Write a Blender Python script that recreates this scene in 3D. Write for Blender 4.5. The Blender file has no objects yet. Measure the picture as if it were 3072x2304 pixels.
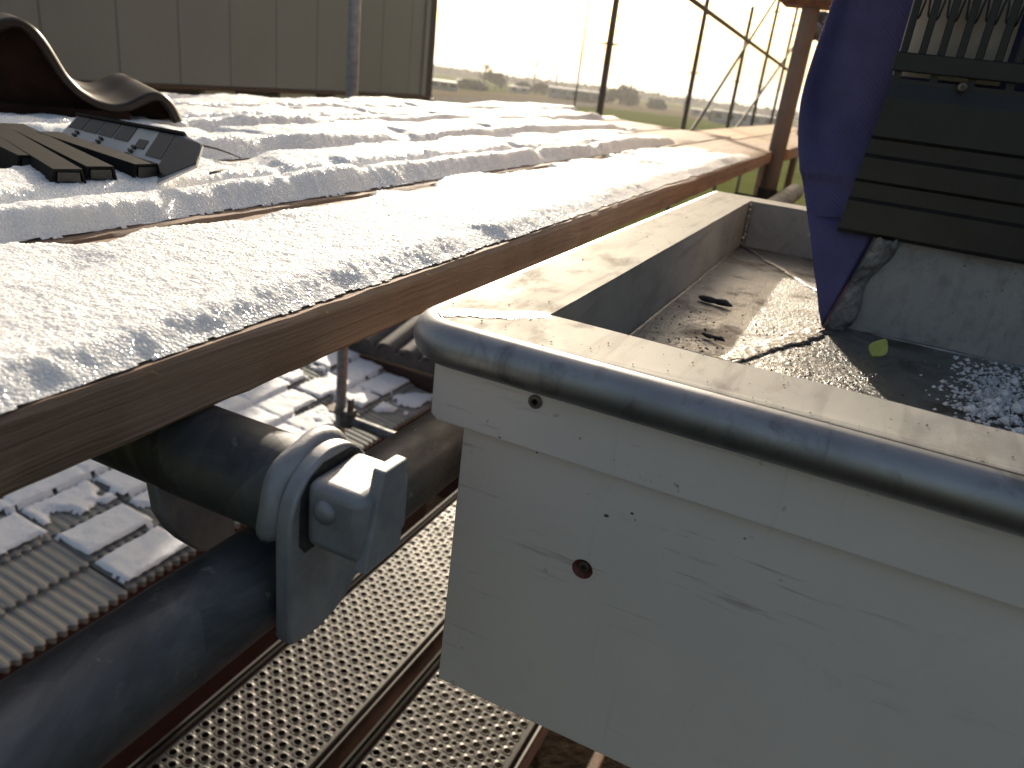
import bpy, math, random
import numpy as np
from mathutils import Matrix, Vector
random.seed(7)
RNG = np.random.default_rng(11)

# ------------------------------------------------------------------ camera
scn = bpy.context.scene
FPX, CX, CY = 2310.0, 1536.0, 1152.0            # photograph: 3072 x 2304
def _rot(yaw, pitch, roll):
    yaw, pitch, roll = map(math.radians, (yaw, pitch, roll))
    F = np.array([math.sin(yaw)*math.cos(pitch), math.cos(yaw)*math.cos(pitch), math.sin(pitch)])
    r = np.array([math.cos(yaw), -math.sin(yaw), 0.0]); u = np.cross(r, F)
    return np.array([math.cos(roll)*r+math.sin(roll)*u, math.sin(roll)*r-math.cos(roll)*u, F])
RC = _rot(-23.03, -22.33, 7.18)                 # rows: image right, image down, forward
def px(x, y, X=None, Y=None, Z=None):
    """point where the sight line through photo pixel (x, y) meets a plane of the place"""
    v = RC.T @ np.array([(x-CX)/FPX, (y-CY)/FPX, 1.0])
    if X is not None: return v*X/v[0]
    if Y is not None: return v*Y/v[1]
    return v*Z/v[2]
cam_d = bpy.data.cameras.new('camera'); cam = bpy.data.objects.new('camera', cam_d)
scn.collection.objects.link(cam); scn.camera = cam
cam_d.sensor_width = 36.0; cam_d.lens = 36.0*FPX/3072.0
cam_d.clip_start = 0.02; cam_d.clip_end = 6000.0
cam.matrix_world = Matrix(((RC[0][0], -RC[1][0], -RC[2][0], 0), (RC[0][1], -RC[1][1], -RC[2][1], 0),
                           (RC[0][2], -RC[1][2], -RC[2][2], 0), (0, 0, 0, 1)))
cam_d.dof.use_dof = True; cam_d.dof.focus_distance = 0.50; cam_d.dof.aperture_fstop = 13.0

# ------------------------------------------------------------------ light
SUN_AZ, SUN_EL = -26.5, 19.0                    # azimuth from +Y towards +X
w = bpy.data.worlds.new('World'); scn.world = w; w.use_nodes = True
nt = w.node_tree; bg = nt.nodes['Background']
sky = nt.nodes.new('ShaderNodeTexSky'); sky.sky_type = 'NISHITA'; sky.sun_disc = False
sky.sun_elevation = math.radians(SUN_EL); sky.sun_rotation = math.radians(SUN_AZ)
sky.air_density = 1.0; sky.dust_density = 5.0; sky.ozone_density = 0.0
nt.links.new(sky.outputs[0], bg.inputs[0]); bg.inputs[1].default_value = 0.09
sd = bpy.data.lights.new('sun', 'SUN'); sun = bpy.data.objects.new('sun', sd); scn.collection.objects.link(sun)
sd.energy = 4.6; sd.angle = math.radians(0.6); sd.color = (1.0, 0.88, 0.70)
sdir = Vector((math.sin(math.radians(SUN_AZ))*math.cos(math.radians(SUN_EL)),
               math.cos(math.radians(SUN_AZ))*math.cos(math.radians(SUN_EL)), math.sin(math.radians(SUN_EL))))
sun.rotation_euler = sdir.to_track_quat('Z', 'Y').to_euler()
vs = scn.view_settings
vs.view_transform = 'Standard'; vs.look = 'None'; vs.gamma = 1.0; vs.use_curve_mapping = False; vs.exposure = 0.60

# ------------------------------------------------------------------ helpers
COL = scn.collection
def tag(o, label=None, cat=None, group=None, kind=None):
    if label: o['label'] = label
    if cat: o['category'] = cat
    if group: o['group'] = group
    if kind: o['kind'] = kind
    return o
def empty(name, loc=(0, 0, 0)):
    o = bpy.data.objects.new(name, None); COL.objects.link(o); o.location = loc; o.empty_display_size = .05
    return o
def link(name, me, parent=None, loc=None):
    o = bpy.data.objects.new(name, me); COL.objects.link(o)
    if parent is not None:
        o.parent = parent; o.matrix_parent_inverse = Matrix.Translation(-Vector(parent.location)) if parent.parent is None else Matrix.Identity(4)
        if parent.parent is not None:
            o.matrix_parent_inverse = Matrix.Translation(-Vector(parent.location))
    if loc is not None: o.location = loc
    return o
class MB:
    def __init__(s): s.v = []; s.f = []
    def add(s, V, F):
        n = len(s.v); s.v += [tuple(map(float, p)) for p in V]; s.f += [tuple(i+n for i in f) for f in F]; return s
    def box(s, a, b, bev=0.0):
        x0, y0, z0 = a; x1, y1, z1 = b
        if bev <= 0:
            V = [(x0,y0,z0),(x1,y0,z0),(x1,y1,z0),(x0,y1,z0),(x0,y0,z1),(x1,y0,z1),(x1,y1,z1),(x0,y1,z1)]
            F = [(3,2,1,0),(4,5,6,7),(0,1,5,4),(1,2,6,5),(2,3,7,6),(3,0,4,7)]
            return s.add(V, F)
        c = bev; V = []; idx = {}
        for i, sx in enumerate((0, 1)):
            for j, sy in enumerate((0, 1)):
                for k, sz in enumerate((0, 1)):
                    X, Y, Z = (x0, x1)[sx], (y0, y1)[sy], (z0, z1)[sz]
                    ix, iy, iz = (c if sx == 0 else -c), (c if sy == 0 else -c), (c if sz == 0 else -c)
                    idx[(i,j,k,'x')] = len(V); V.append((X, Y+iy, Z+iz))
                    idx[(i,j,k,'y')] = len(V); V.append((X+ix, Y, Z+iz))
                    idx[(i,j,k,'z')] = len(V); V.append((X+ix, Y+iy, Z))
        F = []
        g = lambda i,j,k,a: idx[(i,j,k,a)]
        F += [(g(0,0,0,'x'),g(0,0,1,'x'),g(0,1,1,'x'),g(0,1,0,'x')),(g(1,0,0,'x'),g(1,1,0,'x'),g(1,1,1,'x'),g(1,0,1,'x'))]
        F += [(g(0,0,0,'y'),g(1,0,0,'y'),g(1,0,1,'y'),g(0,0,1,'y')),(g(0,1,0,'y'),g(0,1,1,'y'),g(1,1,1,'y'),g(1,1,0,'y'))]
        F += [(g(0,0,0,'z'),g(0,1,0,'z'),g(1,1,0,'z'),g(1,0,0,'z')),(g(0,0,1,'z'),g(1,0,1,'z'),g(1,1,1,'z'),g(0,1,1,'z'))]
        for j in (0,1):
            for k in (0,1): F.append((g(0,j,k,'y'),g(1,j,k,'y'),g(1,j,k,'z'),g(0,j,k,'z')))
        for i in (0,1):
            for k in (0,1): F.append((g(i,0,k,'x'),g(i,1,k,'x'),g(i,1,k,'z'),g(i,0,k,'z')))
        for i in (0,1):
            for j in (0,1): F.append((g(i,j,0,'x'),g(i,j,1,'x'),g(i,j,1,'y'),g(i,j,0,'y')))
        for i in (0,1):
            for j in (0,1):
                for k in (0,1): F.append((g(i,j,k,'x'),g(i,j,k,'y'),g(i,j,k,'z')))
        return s.add(V, F)
    def tube(s, pts, r, seg=16, cap=True):
        pts = [Vector(p) for p in pts]; n = len(pts); rr = r if hasattr(r, '__len__') else [r]*n
        V = []; F = []; up = None
        for i, p in enumerate(pts):
            d = (pts[min(i+1, n-1)]-pts[max(i-1, 0)]).normalized()
            if up is None:
                up = Vector((0,0,1)) if abs(d.z) < .9 else Vector((1,0,0))
            a = d.cross(up).normalized(); b = a.cross(d); up = b
            for k in range(seg):
                t = 2*math.pi*k/seg
                V.append(p+(a*math.cos(t)+b*math.sin(t))*rr[i])
        for i in range(n-1):
            for k in range(seg):
                k2 = (k+1) % seg
                F.append((i*seg+k, i*seg+k2, (i+1)*seg+k2, (i+1)*seg+k))
        if cap: F.append(tuple(range(seg-1, -1, -1))); F.append(tuple((n-1)*seg+k for k in range(seg)))
        return s.add(V, F)
    def prism(s, poly, axis, a, b):
        """poly in the two other axes, extruded along axis from a to b"""
        def P(u, v, t):
            return {'x': (t,u,v), 'y': (u,t,v), 'z': (u,v,t)}[axis]
        n = len(poly)
        V = [P(u,v,a) for u,v in poly]+[P(u,v,b) for u,v in poly]
        F = [tuple(range(n-1,-1,-1)), tuple(range(n, 2*n))]+[(i,(i+1)%n,n+(i+1)%n,n+i) for i in range(n)]
        return s.add(V, F)
    def grid(s, P):
        """P: array (m, n, 3)"""
        m, n = P.shape[:2]
        F = [(i*n+j, i*n+j+1, (i+1)*n+j+1, (i+1)*n+j) for i in range(m-1) for j in range(n-1)]
        return s.add(P.reshape(-1,3), F)
    def build(s, name, mat, parent=None, smooth=False, angle=None):
        me = bpy.data.meshes.new(name); me.from_pydata(s.v, [], s.f); me.update()
        return finish(name, me, mat, parent, smooth, angle)
def finish(name, me, mat, parent=None, smooth=False, angle=None):
    import bmesh
    if len(me.polygons) < 60000:
        bm = bmesh.new(); bm.from_mesh(me); bmesh.ops.recalc_face_normals(bm, faces=bm.faces); bm.to_mesh(me); bm.free()
    if smooth:
        me.polygons.foreach_set('use_smooth', [True]*len(me.polygons))
        if angle: me.set_sharp_from_angle(angle=math.radians(angle))
    if mat: me.materials.append(mat)
    return link(name, me, parent)
def heightmesh(name, X, Y, Z, keep, mat, parent=None, smooth=True):
    """fast grid mesh; keep = boolean per cell"""
    m, n = X.shape
    co = np.stack([X, Y, Z], -1).reshape(-1, 3)
    idx = np.arange(m*n).reshape(m, n)
    q = np.stack([idx[:-1,:-1], idx[:-1,1:], idx[1:,1:], idx[1:,:-1]], -1)[keep]
    used = np.unique(q); rem = np.zeros(m*n, int); rem[used] = np.arange(len(used)); q = rem[q]; co = co[used]
    me = bpy.data.meshes.new(name)
    me.vertices.add(len(co)); me.vertices.foreach_set('co', co.ravel().astype(np.float32))
    me.loops.add(q.size); me.loops.foreach_set('vertex_index', q.ravel().astype(np.int32))
    me.polygons.add(len(q)); me.polygons.foreach_set('loop_start', np.arange(0, q.size, 4, dtype=np.int32))
    me.update(calc_edges=True); me.validate()
    if smooth: me.polygons.foreach_set('use_smooth', np.ones(len(q), bool))
    me.materials.append(mat)
    return link(name, me, parent)
def vnoise(x, y, seed=0):
    xi = np.floor(x).astype(np.int64); yi = np.floor(y).astype(np.int64); fx = x-xi; fy = y-yi
    fx = fx*fx*(3-2*fx); fy = fy*fy*(3-2*fy)
    def h(a, b):
        n = (a*374761393+b*668265263+seed*974634777) & 0xffffffff
        n = ((n ^ (n >> 13))*1274126177) & 0xffffffff
        return ((n ^ (n >> 16)) & 0xffff)/65535.0
    return (h(xi,yi)*(1-fx)+h(xi+1,yi)*fx)*(1-fy)+(h(xi,yi+1)*(1-fx)+h(xi+1,yi+1)*fx)*fy
def fbm(x, y, seed=0, oct=4, gain=.5):
    s = 0; a = 1; t = 0
    for o in range(oct):
        s = s+a*vnoise(x*2**o+17.3*o, y*2**o-9.1*o, seed+o); t += a; a *= gain
    return s/t
def sstep(a, b, x):
    t = np.clip((x-a)/(b-a), 0, 1); return t*t*(3-2*t)

# ------------------------------------------------------------------ materials
class Mat:
    def __init__(s, name, rough=.6, metal=0.0, spec=.5, coord='Object'):
        s.m = bpy.data.materials.new(name); s.m.use_nodes = True; s.t = s.m.node_tree
        s.b = s.t.nodes['Principled BSDF']; s.b.inputs['Roughness'].default_value = rough
        s.b.inputs['Metallic'].default_value = metal; s.b.inputs['Specular IOR Level'].default_value = spec
        s.c = s.t.nodes.new('ShaderNodeTexCoord'); s.coord = s.c.outputs[coord]
    def n(s, typ, **kw):
        o = s.t.nodes.new(typ)
        for k, v in kw.items(): setattr(o, k, v)
        return o
    def vec(s, scale):
        o = s.n('ShaderNodeMapping'); o.inputs['Scale'].default_value = scale if hasattr(scale, '__len__') else (scale,)*3
        s.t.links.new(s.coord, o.inputs[0]); return o.outputs[0]
    def noise(s, scale, detail=4, rough=.55, dist=0.0):
        o = s.n('ShaderNodeTexNoise'); o.inputs['Scale'].default_value = 1.0
        o.inputs['Detail'].default_value = detail; o.inputs['Roughness'].default_value = rough
        o.inputs['Distortion'].default_value = dist
        s.t.links.new(s.vec(scale), o.inputs['Vector']); return o.outputs[0]
    def voro(s, scale, out='Distance', feat='F1'):
        o = s.n('ShaderNodeTexVoronoi'); o.feature = feat; o.inputs['Scale'].default_value = 1.0
        s.t.links.new(s.vec(scale), o.inputs['Vector']); return o.outputs[out]
    def ramp(s, fac, stops):
        o = s.n('ShaderNodeValToRGB'); e = o.color_ramp.elements
        while len(e) < len(stops): e.new(.5)
        for el, (p, c) in zip(e, stops):
            el.position = p; el.color = (*c, 1) if hasattr(c, '__len__') else (c, c, c, 1)
        s.t.links.new(fac, o.inputs[0]); return o.outputs[0]
    def mix(s, fac, a, b, mode='MIX'):
        o = s.n('ShaderNodeMix'); o.data_type = 'RGBA'; o.blend_type = mode
        for i, v in ((0, fac), (6, a), (7, b)):
            if hasattr(v, 'is_linked'): s.t.links.new(v, o.inputs[i])
            elif i == 0: o.inputs[0].default_value = v
            else: o.inputs[i].default_value = (*v, 1)
        return o.outputs[2]
    def math(s, op, a, b=0.0):
        o = s.n('ShaderNodeMath'); o.operation = op
        for i, v in enumerate((a, b)):
            if hasattr(v, 'is_linked'): s.t.links.new(v, o.inputs[i])
            else: o.inputs[i].default_value = v
        return o.outputs[0]
    def rnd(s):
        return s.n('ShaderNodeObjectInfo').outputs['Random']
    def col(s, v):
        if hasattr(v, 'is_linked'): s.t.links.new(v, s.b.inputs['Base Color'])
        else: s.b.inputs['Base Color'].default_value = (*v, 1)
        return s
    def rough(s, v): s.t.links.new(v, s.b.inputs['Roughness']); return s
    def bump(s, h, dist=.001, strength=1.0):
        o = s.n('ShaderNodeBump'); o.inputs['Distance'].default_value = dist; o.inputs['Strength'].default_value = strength
        s.t.links.new(h, o.inputs['Height'])
        if s.b.inputs['Normal'].is_linked: s.t.links.new(s.b.inputs['Normal'].links[0].from_socket, o.inputs['Normal'])
        s.t.links.new(o.outputs[0], s.b.inputs['Normal']); return s
    def set(s, **kw):
        for k, v in kw.items(): s.b.inputs[k.replace('_', ' ')].default_value = v
        return s
M = {}
def mk(name, *a, **k): m = Mat(name, *a, **k); M[name] = m.m; return m

z = mk('zinc_sheet', .5, .6, spec=.2); z.b.inputs['Specular Tint'].default_value = (.42,.40,.37,1)
mot = z.noise((14, 9, 14), 6, .65, .6); spots = z.noise(420, 2, .5); fine = z.noise((900, 60, 300), 3, .6)
blot = z.noise((26, 15, 26), 6, .70, .25); streak = z.noise((120, 7, 60), 4, .6, .4)
c1 = z.ramp(mot, [(.3, (.28,.28,.285)), (.5, (.37,.37,.36)), (.7, (.44,.425,.40))])
c1 = z.mix(z.ramp(streak, [(.52, 0.0), (.72, .5)]), c1, (.22,.215,.21))
c2 = z.mix(z.ramp(blot, [(.56, 0.0), (.76, .6)]), c1, (.19,.155,.125))
c3 = z.mix(z.ramp(spots, [(.72, 0.0), (.77, 1.0)]), c2, (.05,.045,.04))
z.col(c3)
r1 = z.ramp(mot, [(.3, .60), (.7, .76)]); r2 = z.mix(z.ramp(blot, [(.54, 0.0), (.72, .8)]), r1, (.85,.85,.85))
z.rough(r2).bump(fine, .00008, .5).bump(z.noise(16, 2), .0006, .12)
z = mk('zinc_nose', .42, 1.0)
mot = z.noise((9, 9, 20), 5, .6, .5); fine = z.noise((900, 60, 300), 3, .6)
z.col(z.mix(z.ramp(z.noise((40, 40, 25), 5, .7, .8), [(.52, 0.0), (.66, .6)]), z.ramp(mot, [(.3, (.30,.30,.31)), (.7, (.50,.495,.495))]), (.17,.165,.165))); z.rough(z.ramp(mot, [(.3, .60), (.7, .46)])).bump(fine, .00006, .5)

z = mk('zinc_floor', .4, .9)
mot = z.noise((10, 10, 10), 6, .65, .5); grit = z.noise((300, 210, 300), 4, .7, .4); dirt = z.noise(17, 5, .62, .5)
z.col(z.mix(z.ramp(dirt, [(.50, 0.0), (.68, .85)]), z.ramp(mot, [(.3, (.22,.225,.23)), (.7, (.36,.355,.34))]), (.11,.09,.07)))
z.rough(z.mix(z.ramp(dirt, [(.48, 0.0), (.66, 1.0)]), z.ramp(mot, [(.3, .30), (.7, .44)]), (.66,.66,.66)))
z.bump(z.ramp(grit, [(.45, 0.0), (.7, 1.0)]), .0006, .6).bump(z.noise(30, 2), .0015, .2)

z = mk('solder', .38, 1.0); z.col(z.ramp(z.noise(60, 4), [(.3, (.22,.21,.20)), (.7, (.42,.41,.39))])).bump(z.noise(180, 4, .7), .0015, .8)
z = mk('galvanised_steel', .45, .72)
sp = z.voro((30, 17, 30), 'Color'); pat = z.noise((16, 8, 16), 6, .7, .8); scr = z.noise((300, 40, 300), 3, .6)
bw = z.n('ShaderNodeRGBToBW'); z.t.links.new(sp, bw.inputs[0])
base = z.ramp(pat, [(.34, (.055,.055,.058)), (.5, (.105,.107,.11)), (.66, (.19,.19,.192))])
z.col(z.mix(.28, base, z.ramp(bw.outputs[0], [(.2, (.07,.075,.085)), (.8, (.26,.265,.275))])))
spl = z.noise(55, 5, .7, .5); cur = z.b.inputs['Base Color'].links[0].from_socket; z.col(z.mix(z.ramp(spl, [(.64, 0.0), (.70, .6)]), cur, (.42,.38,.33)))
z.rough(z.ramp(pat, [(.3, .72), (.7, .50)])).bump(scr, .0003, .4).bump(z.noise(60, 4), .0008, .2)
z = mk('cast_zinc', .55, .45); z.col(z.ramp(z.noise(40, 5, .65), [(.3, (.25,.25,.265)), (.7, (.42,.415,.42))])).bump(z.noise(150, 4), .0007, .4)
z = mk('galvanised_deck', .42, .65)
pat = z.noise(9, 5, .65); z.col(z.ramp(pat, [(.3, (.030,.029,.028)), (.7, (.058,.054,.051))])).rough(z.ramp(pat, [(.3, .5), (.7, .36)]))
z = mk('far_steel', .7, .1, spec=.25); z.col(z.ramp(z.noise(5), [(.3, (.14,.112,.095)), (.7, (.22,.18,.155))])).bump(z.noise(60), .001, .2)
z = mk('rusty_steel', .7, .4); z.col(z.ramp(z.noise(25, 5), [(.3, (.10,.05,.03)), (.7, (.24,.13,.08))])).bump(z.noise(120), .001, .5)
z = mk('black_steel', .55, .3); z.col((.025,.025,.03)).bump(z.noise(80), .001, .3)

def wood(name, dark, mid, light, rough=.75):
    z = mk(name, rough)
    g = z.noise((160, 6.0, 420), 6, .66, .8); r = z.noise((22, 1.1, 60), 4, .6, 1.2); st = z.noise((9, 5, 14), 5, .65)
    c = z.mix(.45, z.ramp(g, [(.28, dark), (.5, mid), (.72, light)]), z.ramp(r, [(.3, dark), (.7, light)]))
    c = z.mix(z.ramp(st, [(.5, 0.0), (.75, .6)]), c, tuple(.45*v for v in dark))
    hsv = z.n('ShaderNodeHueSaturation'); z.t.links.new(c, hsv.inputs['Color'])
    z.t.links.new(z.ramp(z.rnd(), [(0, .8), (1, 1.15)]), hsv.inputs['Value'])
    z.col(hsv.outputs[0]).bump(g, .0016, .9)
    return z
wood('weathered_plank', (.14,.085,.055), (.29,.185,.125), (.42,.285,.19))
wood('fresh_timber', (.28,.15,.07), (.42,.25,.12), (.55,.36,.19))
z = mk('beige_timber', .7); z.col(z.ramp(z.noise((60, 60, 6), 4), [(.3, (.58,.48,.37)), (.7, (.74,.63,.50))]))

z = mk('white_board', .42)
sm = z.noise((20, 1, 26), 6, .72, .6); spk = z.noise(170, 2, .6); low = z.noise((5, 1, 6), 4, .65); clus = z.noise((9, 1, 9), 3, .6)
scuff = z.noise((14, 1, 190), 4, .6, .3); drip = z.noise((150, 1, 9), 4, .65, .3)
c = z.ramp(low, [(.3, (.78,.67,.595)), (.7, (.85,.745,.67))])
c = z.mix(z.ramp(sm, [(.62, 0.0), (.84, .35)]), c, (.42,.34,.29))
c = z.mix(z.math('MULTIPLY', z.ramp(scuff, [(.60, 0.0), (.72, .7)]), z.ramp(clus, [(.48, 0.0), (.62, 1.0)])), c, (.34,.23,.19))
c = z.mix(z.math('MULTIPLY', z.ramp(drip, [(.64, 0.0), (.80, .22)]), z.ramp(low, [(.45, 0.0), (.65, 1.0)])), c, (.36,.31,.27))
c = z.mix(z.math('MULTIPLY', z.ramp(spk, [(.70, 0.0), (.77, .6)]), z.ramp(clus, [(.48, .06), (.66, 1.0)])), c, (.12,.105,.09))
z.col(c); z.rough(z.ramp(sm, [(.3, .36), (.7, .58)])).bump(z.noise(420, 3), .00015, .4)
z = mk('screw_steel', .5, .8); z.col((.20,.17,.14)).bump(z.noise(400), .0003, .3)
z = mk('copper_recess', .6, .3); z.col(z.ramp(z.noise(300), [(.3, (.16,.055,.04)), (.7, (.25,.09,.07))]))

z = mk('snow', .6, spec=.25)
gr = z.voro(520); g2 = z.noise(240, 3, .7)
z.col(z.ramp(z.noise(18, 3), [(.3, (.90,.91,.92)), (.7, (.95,.95,.95))]))
z.rough(z.ramp(z.voro(480, 'Color'), [(.50, .75), (.66, .6), (.72, .15)]))
z.bump(gr, .0013, .8).bump(g2, .0012, .5)
z.set(Subsurface_Weight=.85, Subsurface_Scale=.007, Subsurface_Radius=(1.0, .95, .9))
z = mk('soft_snow', .6, spec=.3); z.col((.86,.88,.90)).bump(z.noise(60, 5, .65), .006, .7)

z = mk('blue_membrane', .5, spec=.4)
wv = z.n('ShaderNodeTexWave'); wv.inputs['Scale'].default_value = 130; wv.bands_direction = 'DIAGONAL'; z.t.links.new(z.coord, wv.inputs['Vector'])
z.col(z.ramp(z.noise(30, 4), [(.3, (.075,.064,.165)), (.7, (.105,.09,.23))])).bump(wv.outputs[1], .0006, .35).bump(z.noise(25, 3), .006, .5)
tr = z.n('ShaderNodeBsdfTranslucent'); tr.inputs[0].default_value = (.05,.045,.14,1)
ad = z.n('ShaderNodeMixShader'); ad.inputs[0].default_value = .15
out = z.t.nodes['Material Output']; z.t.links.new(z.b.outputs[0], ad.inputs[1]); z.t.links.new(tr.outputs[0], ad.inputs[2]); z.t.links.new(ad.outputs[0], out.inputs[0])
z = mk('black_plastic', .42); z.col(z.ramp(z.noise(40), [(.3, (.011,.0095,.008)), (.7, (.019,.017,.0145))])).bump(z.noise(260), .0003, .3)
z = mk('grey_plastic', .75, spec=.06); z.col(z.ramp(z.noise(40), [(.3, (.009,.009,.0095)), (.7, (.017,.0165,.0165))])).bump(z.noise(200), .0004, .3)
z = mk('pale_plastic', .5); z.col(z.ramp(z.noise(40), [(.3, (.42,.40,.38)), (.7, (.55,.53,.51))])).bump(z.noise(200), .0004, .3)
z = mk('lead_foil', .5, .8); z.col(z.ramp(z.noise(60, 5), [(.3, (.16,.15,.15)), (.7, (.36,.34,.32))])).bump(z.noise(130, 5, .7), .004, 1.0)
z = mk('raw_clay', .8, spec=.1); z.col(z.ramp(z.noise(40, 4), [(.3, (.012,.006,.004)), (.7, (.03,.013,.009))]))
z = mk('glazed_clay', .42, spec=.22); z.col(z.ramp(z.noise(30, 4), [(.3, (.010,.006,.0045)), (.7, (.022,.011,.008))])).bump(z.noise(120), .0006, .2).set(Coat_Weight=.12, Coat_Roughness=.2)
z = mk('concrete_tile', .8)
rn = z.ramp(z.rnd(), [(0, (.24,.24,.215)), (1, (.34,.335,.30))])
z.col(z.mix(.45, rn, z.ramp(z.noise((6, 60, 20), 5), [(.3, (.18,.18,.165)), (.7, (.36,.35,.31))]))).bump(z.noise(90, 4), .002, .5)
z = mk('red_fascia', .6); z.col(z.ramp(z.noise(9, 4), [(.3, (.030,.010,.009)), (.7, (.052,.018,.016))]))
z = mk('dark_tile', .7); z.col(z.ramp(z.noise(14, 4), [(.3, (.055,.045,.045)), (.7, (.11,.095,.09))])).bump(z.noise(60), .003, .4)
z = mk('panel_cladding', .55)
z.col(z.ramp(z.noise((1, .3, .3), 3), [(.3, (.32,.265,.225)), (.7, (.40,.335,.29))])).bump(z.noise(3, 3), .004, .25)
z = mk('brick', .85)
bt = z.n('ShaderNodeTexBrick'); bt.inputs['Scale'].default_value = 4.5; bt.inputs['Color1'].default_value = (.22,.09,.06,1); bt.inputs['Color2'].default_value = (.30,.14,.09,1); bt.inputs['Mortar'].default_value = (.35,.33,.3,1)
z.t.links.new(z.vec((1,1,1)), bt.inputs['Vector']); z.col(bt.outputs[0])
z = mk('leaf', .5); z.col(z.ramp(z.noise(120, 3), [(.3, (.34,.36,.06)), (.7, (.50,.50,.14))])).set(Subsurface_Weight=0.0)
z = mk('debris_and_shade', .7); z.col(z.ramp(z.noise(200), [(.3, (.02,.018,.016)), (.7, (.06,.05,.045))])).bump(z.noise(300, 4), .002, .8)
z = mk('straw', .6); z.col((.36,.27,.12))
z = mk('wet_drop', .05, spec=.6); z.col((.9,.9,.9)).set(Transmission_Weight=1.0, IOR=1.33)

z = mk('grass', 1.0, spec=0.0)
z.col(z.mix(.4, z.ramp(z.noise((.05,.05,.05), 5), [(.3, (.085,.105,.024)), (.7, (.12,.14,.034))]), z.ramp(z.noise((.7,.7,.7), 5), [(.3, (.06,.075,.018)), (.7, (.14,.15,.045))])))
z = mk('dry_field', 1.0, spec=0.0); z.col(z.ramp(z.noise((.08,.3,.1), 5), [(.3, (.13,.105,.07)), (.7, (.22,.18,.12))]))
z = mk('gravel', 1.0, spec=0.0); z.col(z.ramp(z.noise(1.2, 5, .7), [(.3, (.09,.085,.08)), (.7, (.24,.22,.20))])).bump(z.noise(3, 4), .1, .8)
z = mk('dark_soil', 1.0, spec=0.0); z.col(z.ramp(z.noise(3, 6, .7), [(.3, (.010,.008,.006)), (.7, (.032,.024,.018))])).bump(z.noise(9, 5), .05, .9)
z = mk('ice', .18); z.col((.62,.64,.66)).bump(z.noise(.6, 4), .05, .2)
z = mk('hill', 1.0, spec=0.0); z.col(z.ramp(z.noise((.004,.004,.02), 5), [(.3, (.06,.065,.05)), (.7, (.11,.11,.085))]))
z = mk('bark', .9); z.col(z.ramp(z.noise(4, 4), [(.3, (.05,.042,.034)), (.7, (.09,.075,.06))]))
z = mk('twigs', .9); z.col((.085,.07,.055))
z = mk('evergreen', .9); z.col(z.ramp(z.rnd(), [(0, (.03,.04,.022)), (1, (.055,.06,.035))]))
z = mk('house_wall', .8); z.col(z.ramp(z.rnd(), [(0, (.34,.31,.28)), (1, (.50,.48,.46))]))
z = mk('house_roof', .8); z.col(z.ramp(z.noise((.3,.3,.3)), [(.3, (.09,.075,.07)), (.7, (.15,.13,.12))]))
z = mk('window_glass', .1); z.col((.03,.035,.045))
z = mk('polished_steel', .12, 1.0); z.col((.8,.75,.65))

# ================================================================== SETTING
GZ = -4.6
TA = math.radians(-20.0); TD = np.array([math.sin(TA), math.cos(TA)]); TS = .012       # the land falls away gently beyond 30 m
def tz(x, y): return GZ-TS*max(0.0, x*TD[0]+y*TD[1]-30.0)
def gpt(x, y):
    """foot of a far thing: where the sight line meets the land"""
    v = RC.T @ np.array([(x-CX)/FPX, (y-CY)/FPX, 1.0]); t = (GZ+30*TS)/(v[2]+TS*(v[0]*TD[0]+v[1]*TD[1])); return v*t
TN = np.array([TD[1], -TD[0]])
def land(t, u): return (TD[0]*t+TN[0]*u, TD[1]*t+TN[1]*u, GZ-TS*max(0.0, t-30.0))
mb = MB(); mb.add([land(t, u) for t in (-1500, 30, 2300) for u in (-2000, 2000)], [(0,1,3,2),(2,3,5,4)]); tag(mb.build('ground', M['grass']), kind='structure')
mb = MB(); mb.add([(x, y, GZ+.02) for x, y in ((-9,-20),(16,-20),(16,9),(-9,9))], [(0,1,2,3)]); tag(mb.build('soil', M['dark_soil']), kind='structure')
def sheet(name, pts, lift, mat):
    V = [gpt(a, b)+np.array([0, 0, lift]) for a, b in pts]; mb = MB(); mb.add(V, [tuple(range(len(V)))]); return tag(mb.build(name, M[mat]), kind='structure')
sheet('field', [(1240,292), (1560,303), (1800,322), (2420,396), (2420,372), (1800,297), (1240,262)], .04, 'dry_field')
sheet('gravel_path', [(1250,330), (1345,325), (1470,309), (1570,309), (1800,325), (1800,316), (1560,296), (1250,292)], .10, 'gravel')
sheet('frozen_pond', [(1322,336), (1350,322), (1475,308), (1535,314), (1500,322), (1440,332), (1380,340)], .18, 'ice')
# hills far behind
hb = MB()
ang = np.radians(np.linspace(-48, 8, 90)); D = 1400.0
prof = 2+5*fbm(ang*9, ang*0+.5, 5, 3)
P = np.zeros((4, 90, 3))
for i, (dd, hh) in enumerate(((D-250, 0), (D, 1), (D+200, .9), (D+500, 0))):
    P[i,:,0] = np.sin(ang)*dd; P[i,:,1] = np.cos(ang)*dd; P[i,:,2] = GZ-1-TS*(dd-30)+prof*hh
hb.grid(P); tag(hb.build('hills', M['hill'], smooth=True), kind='structure')

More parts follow.
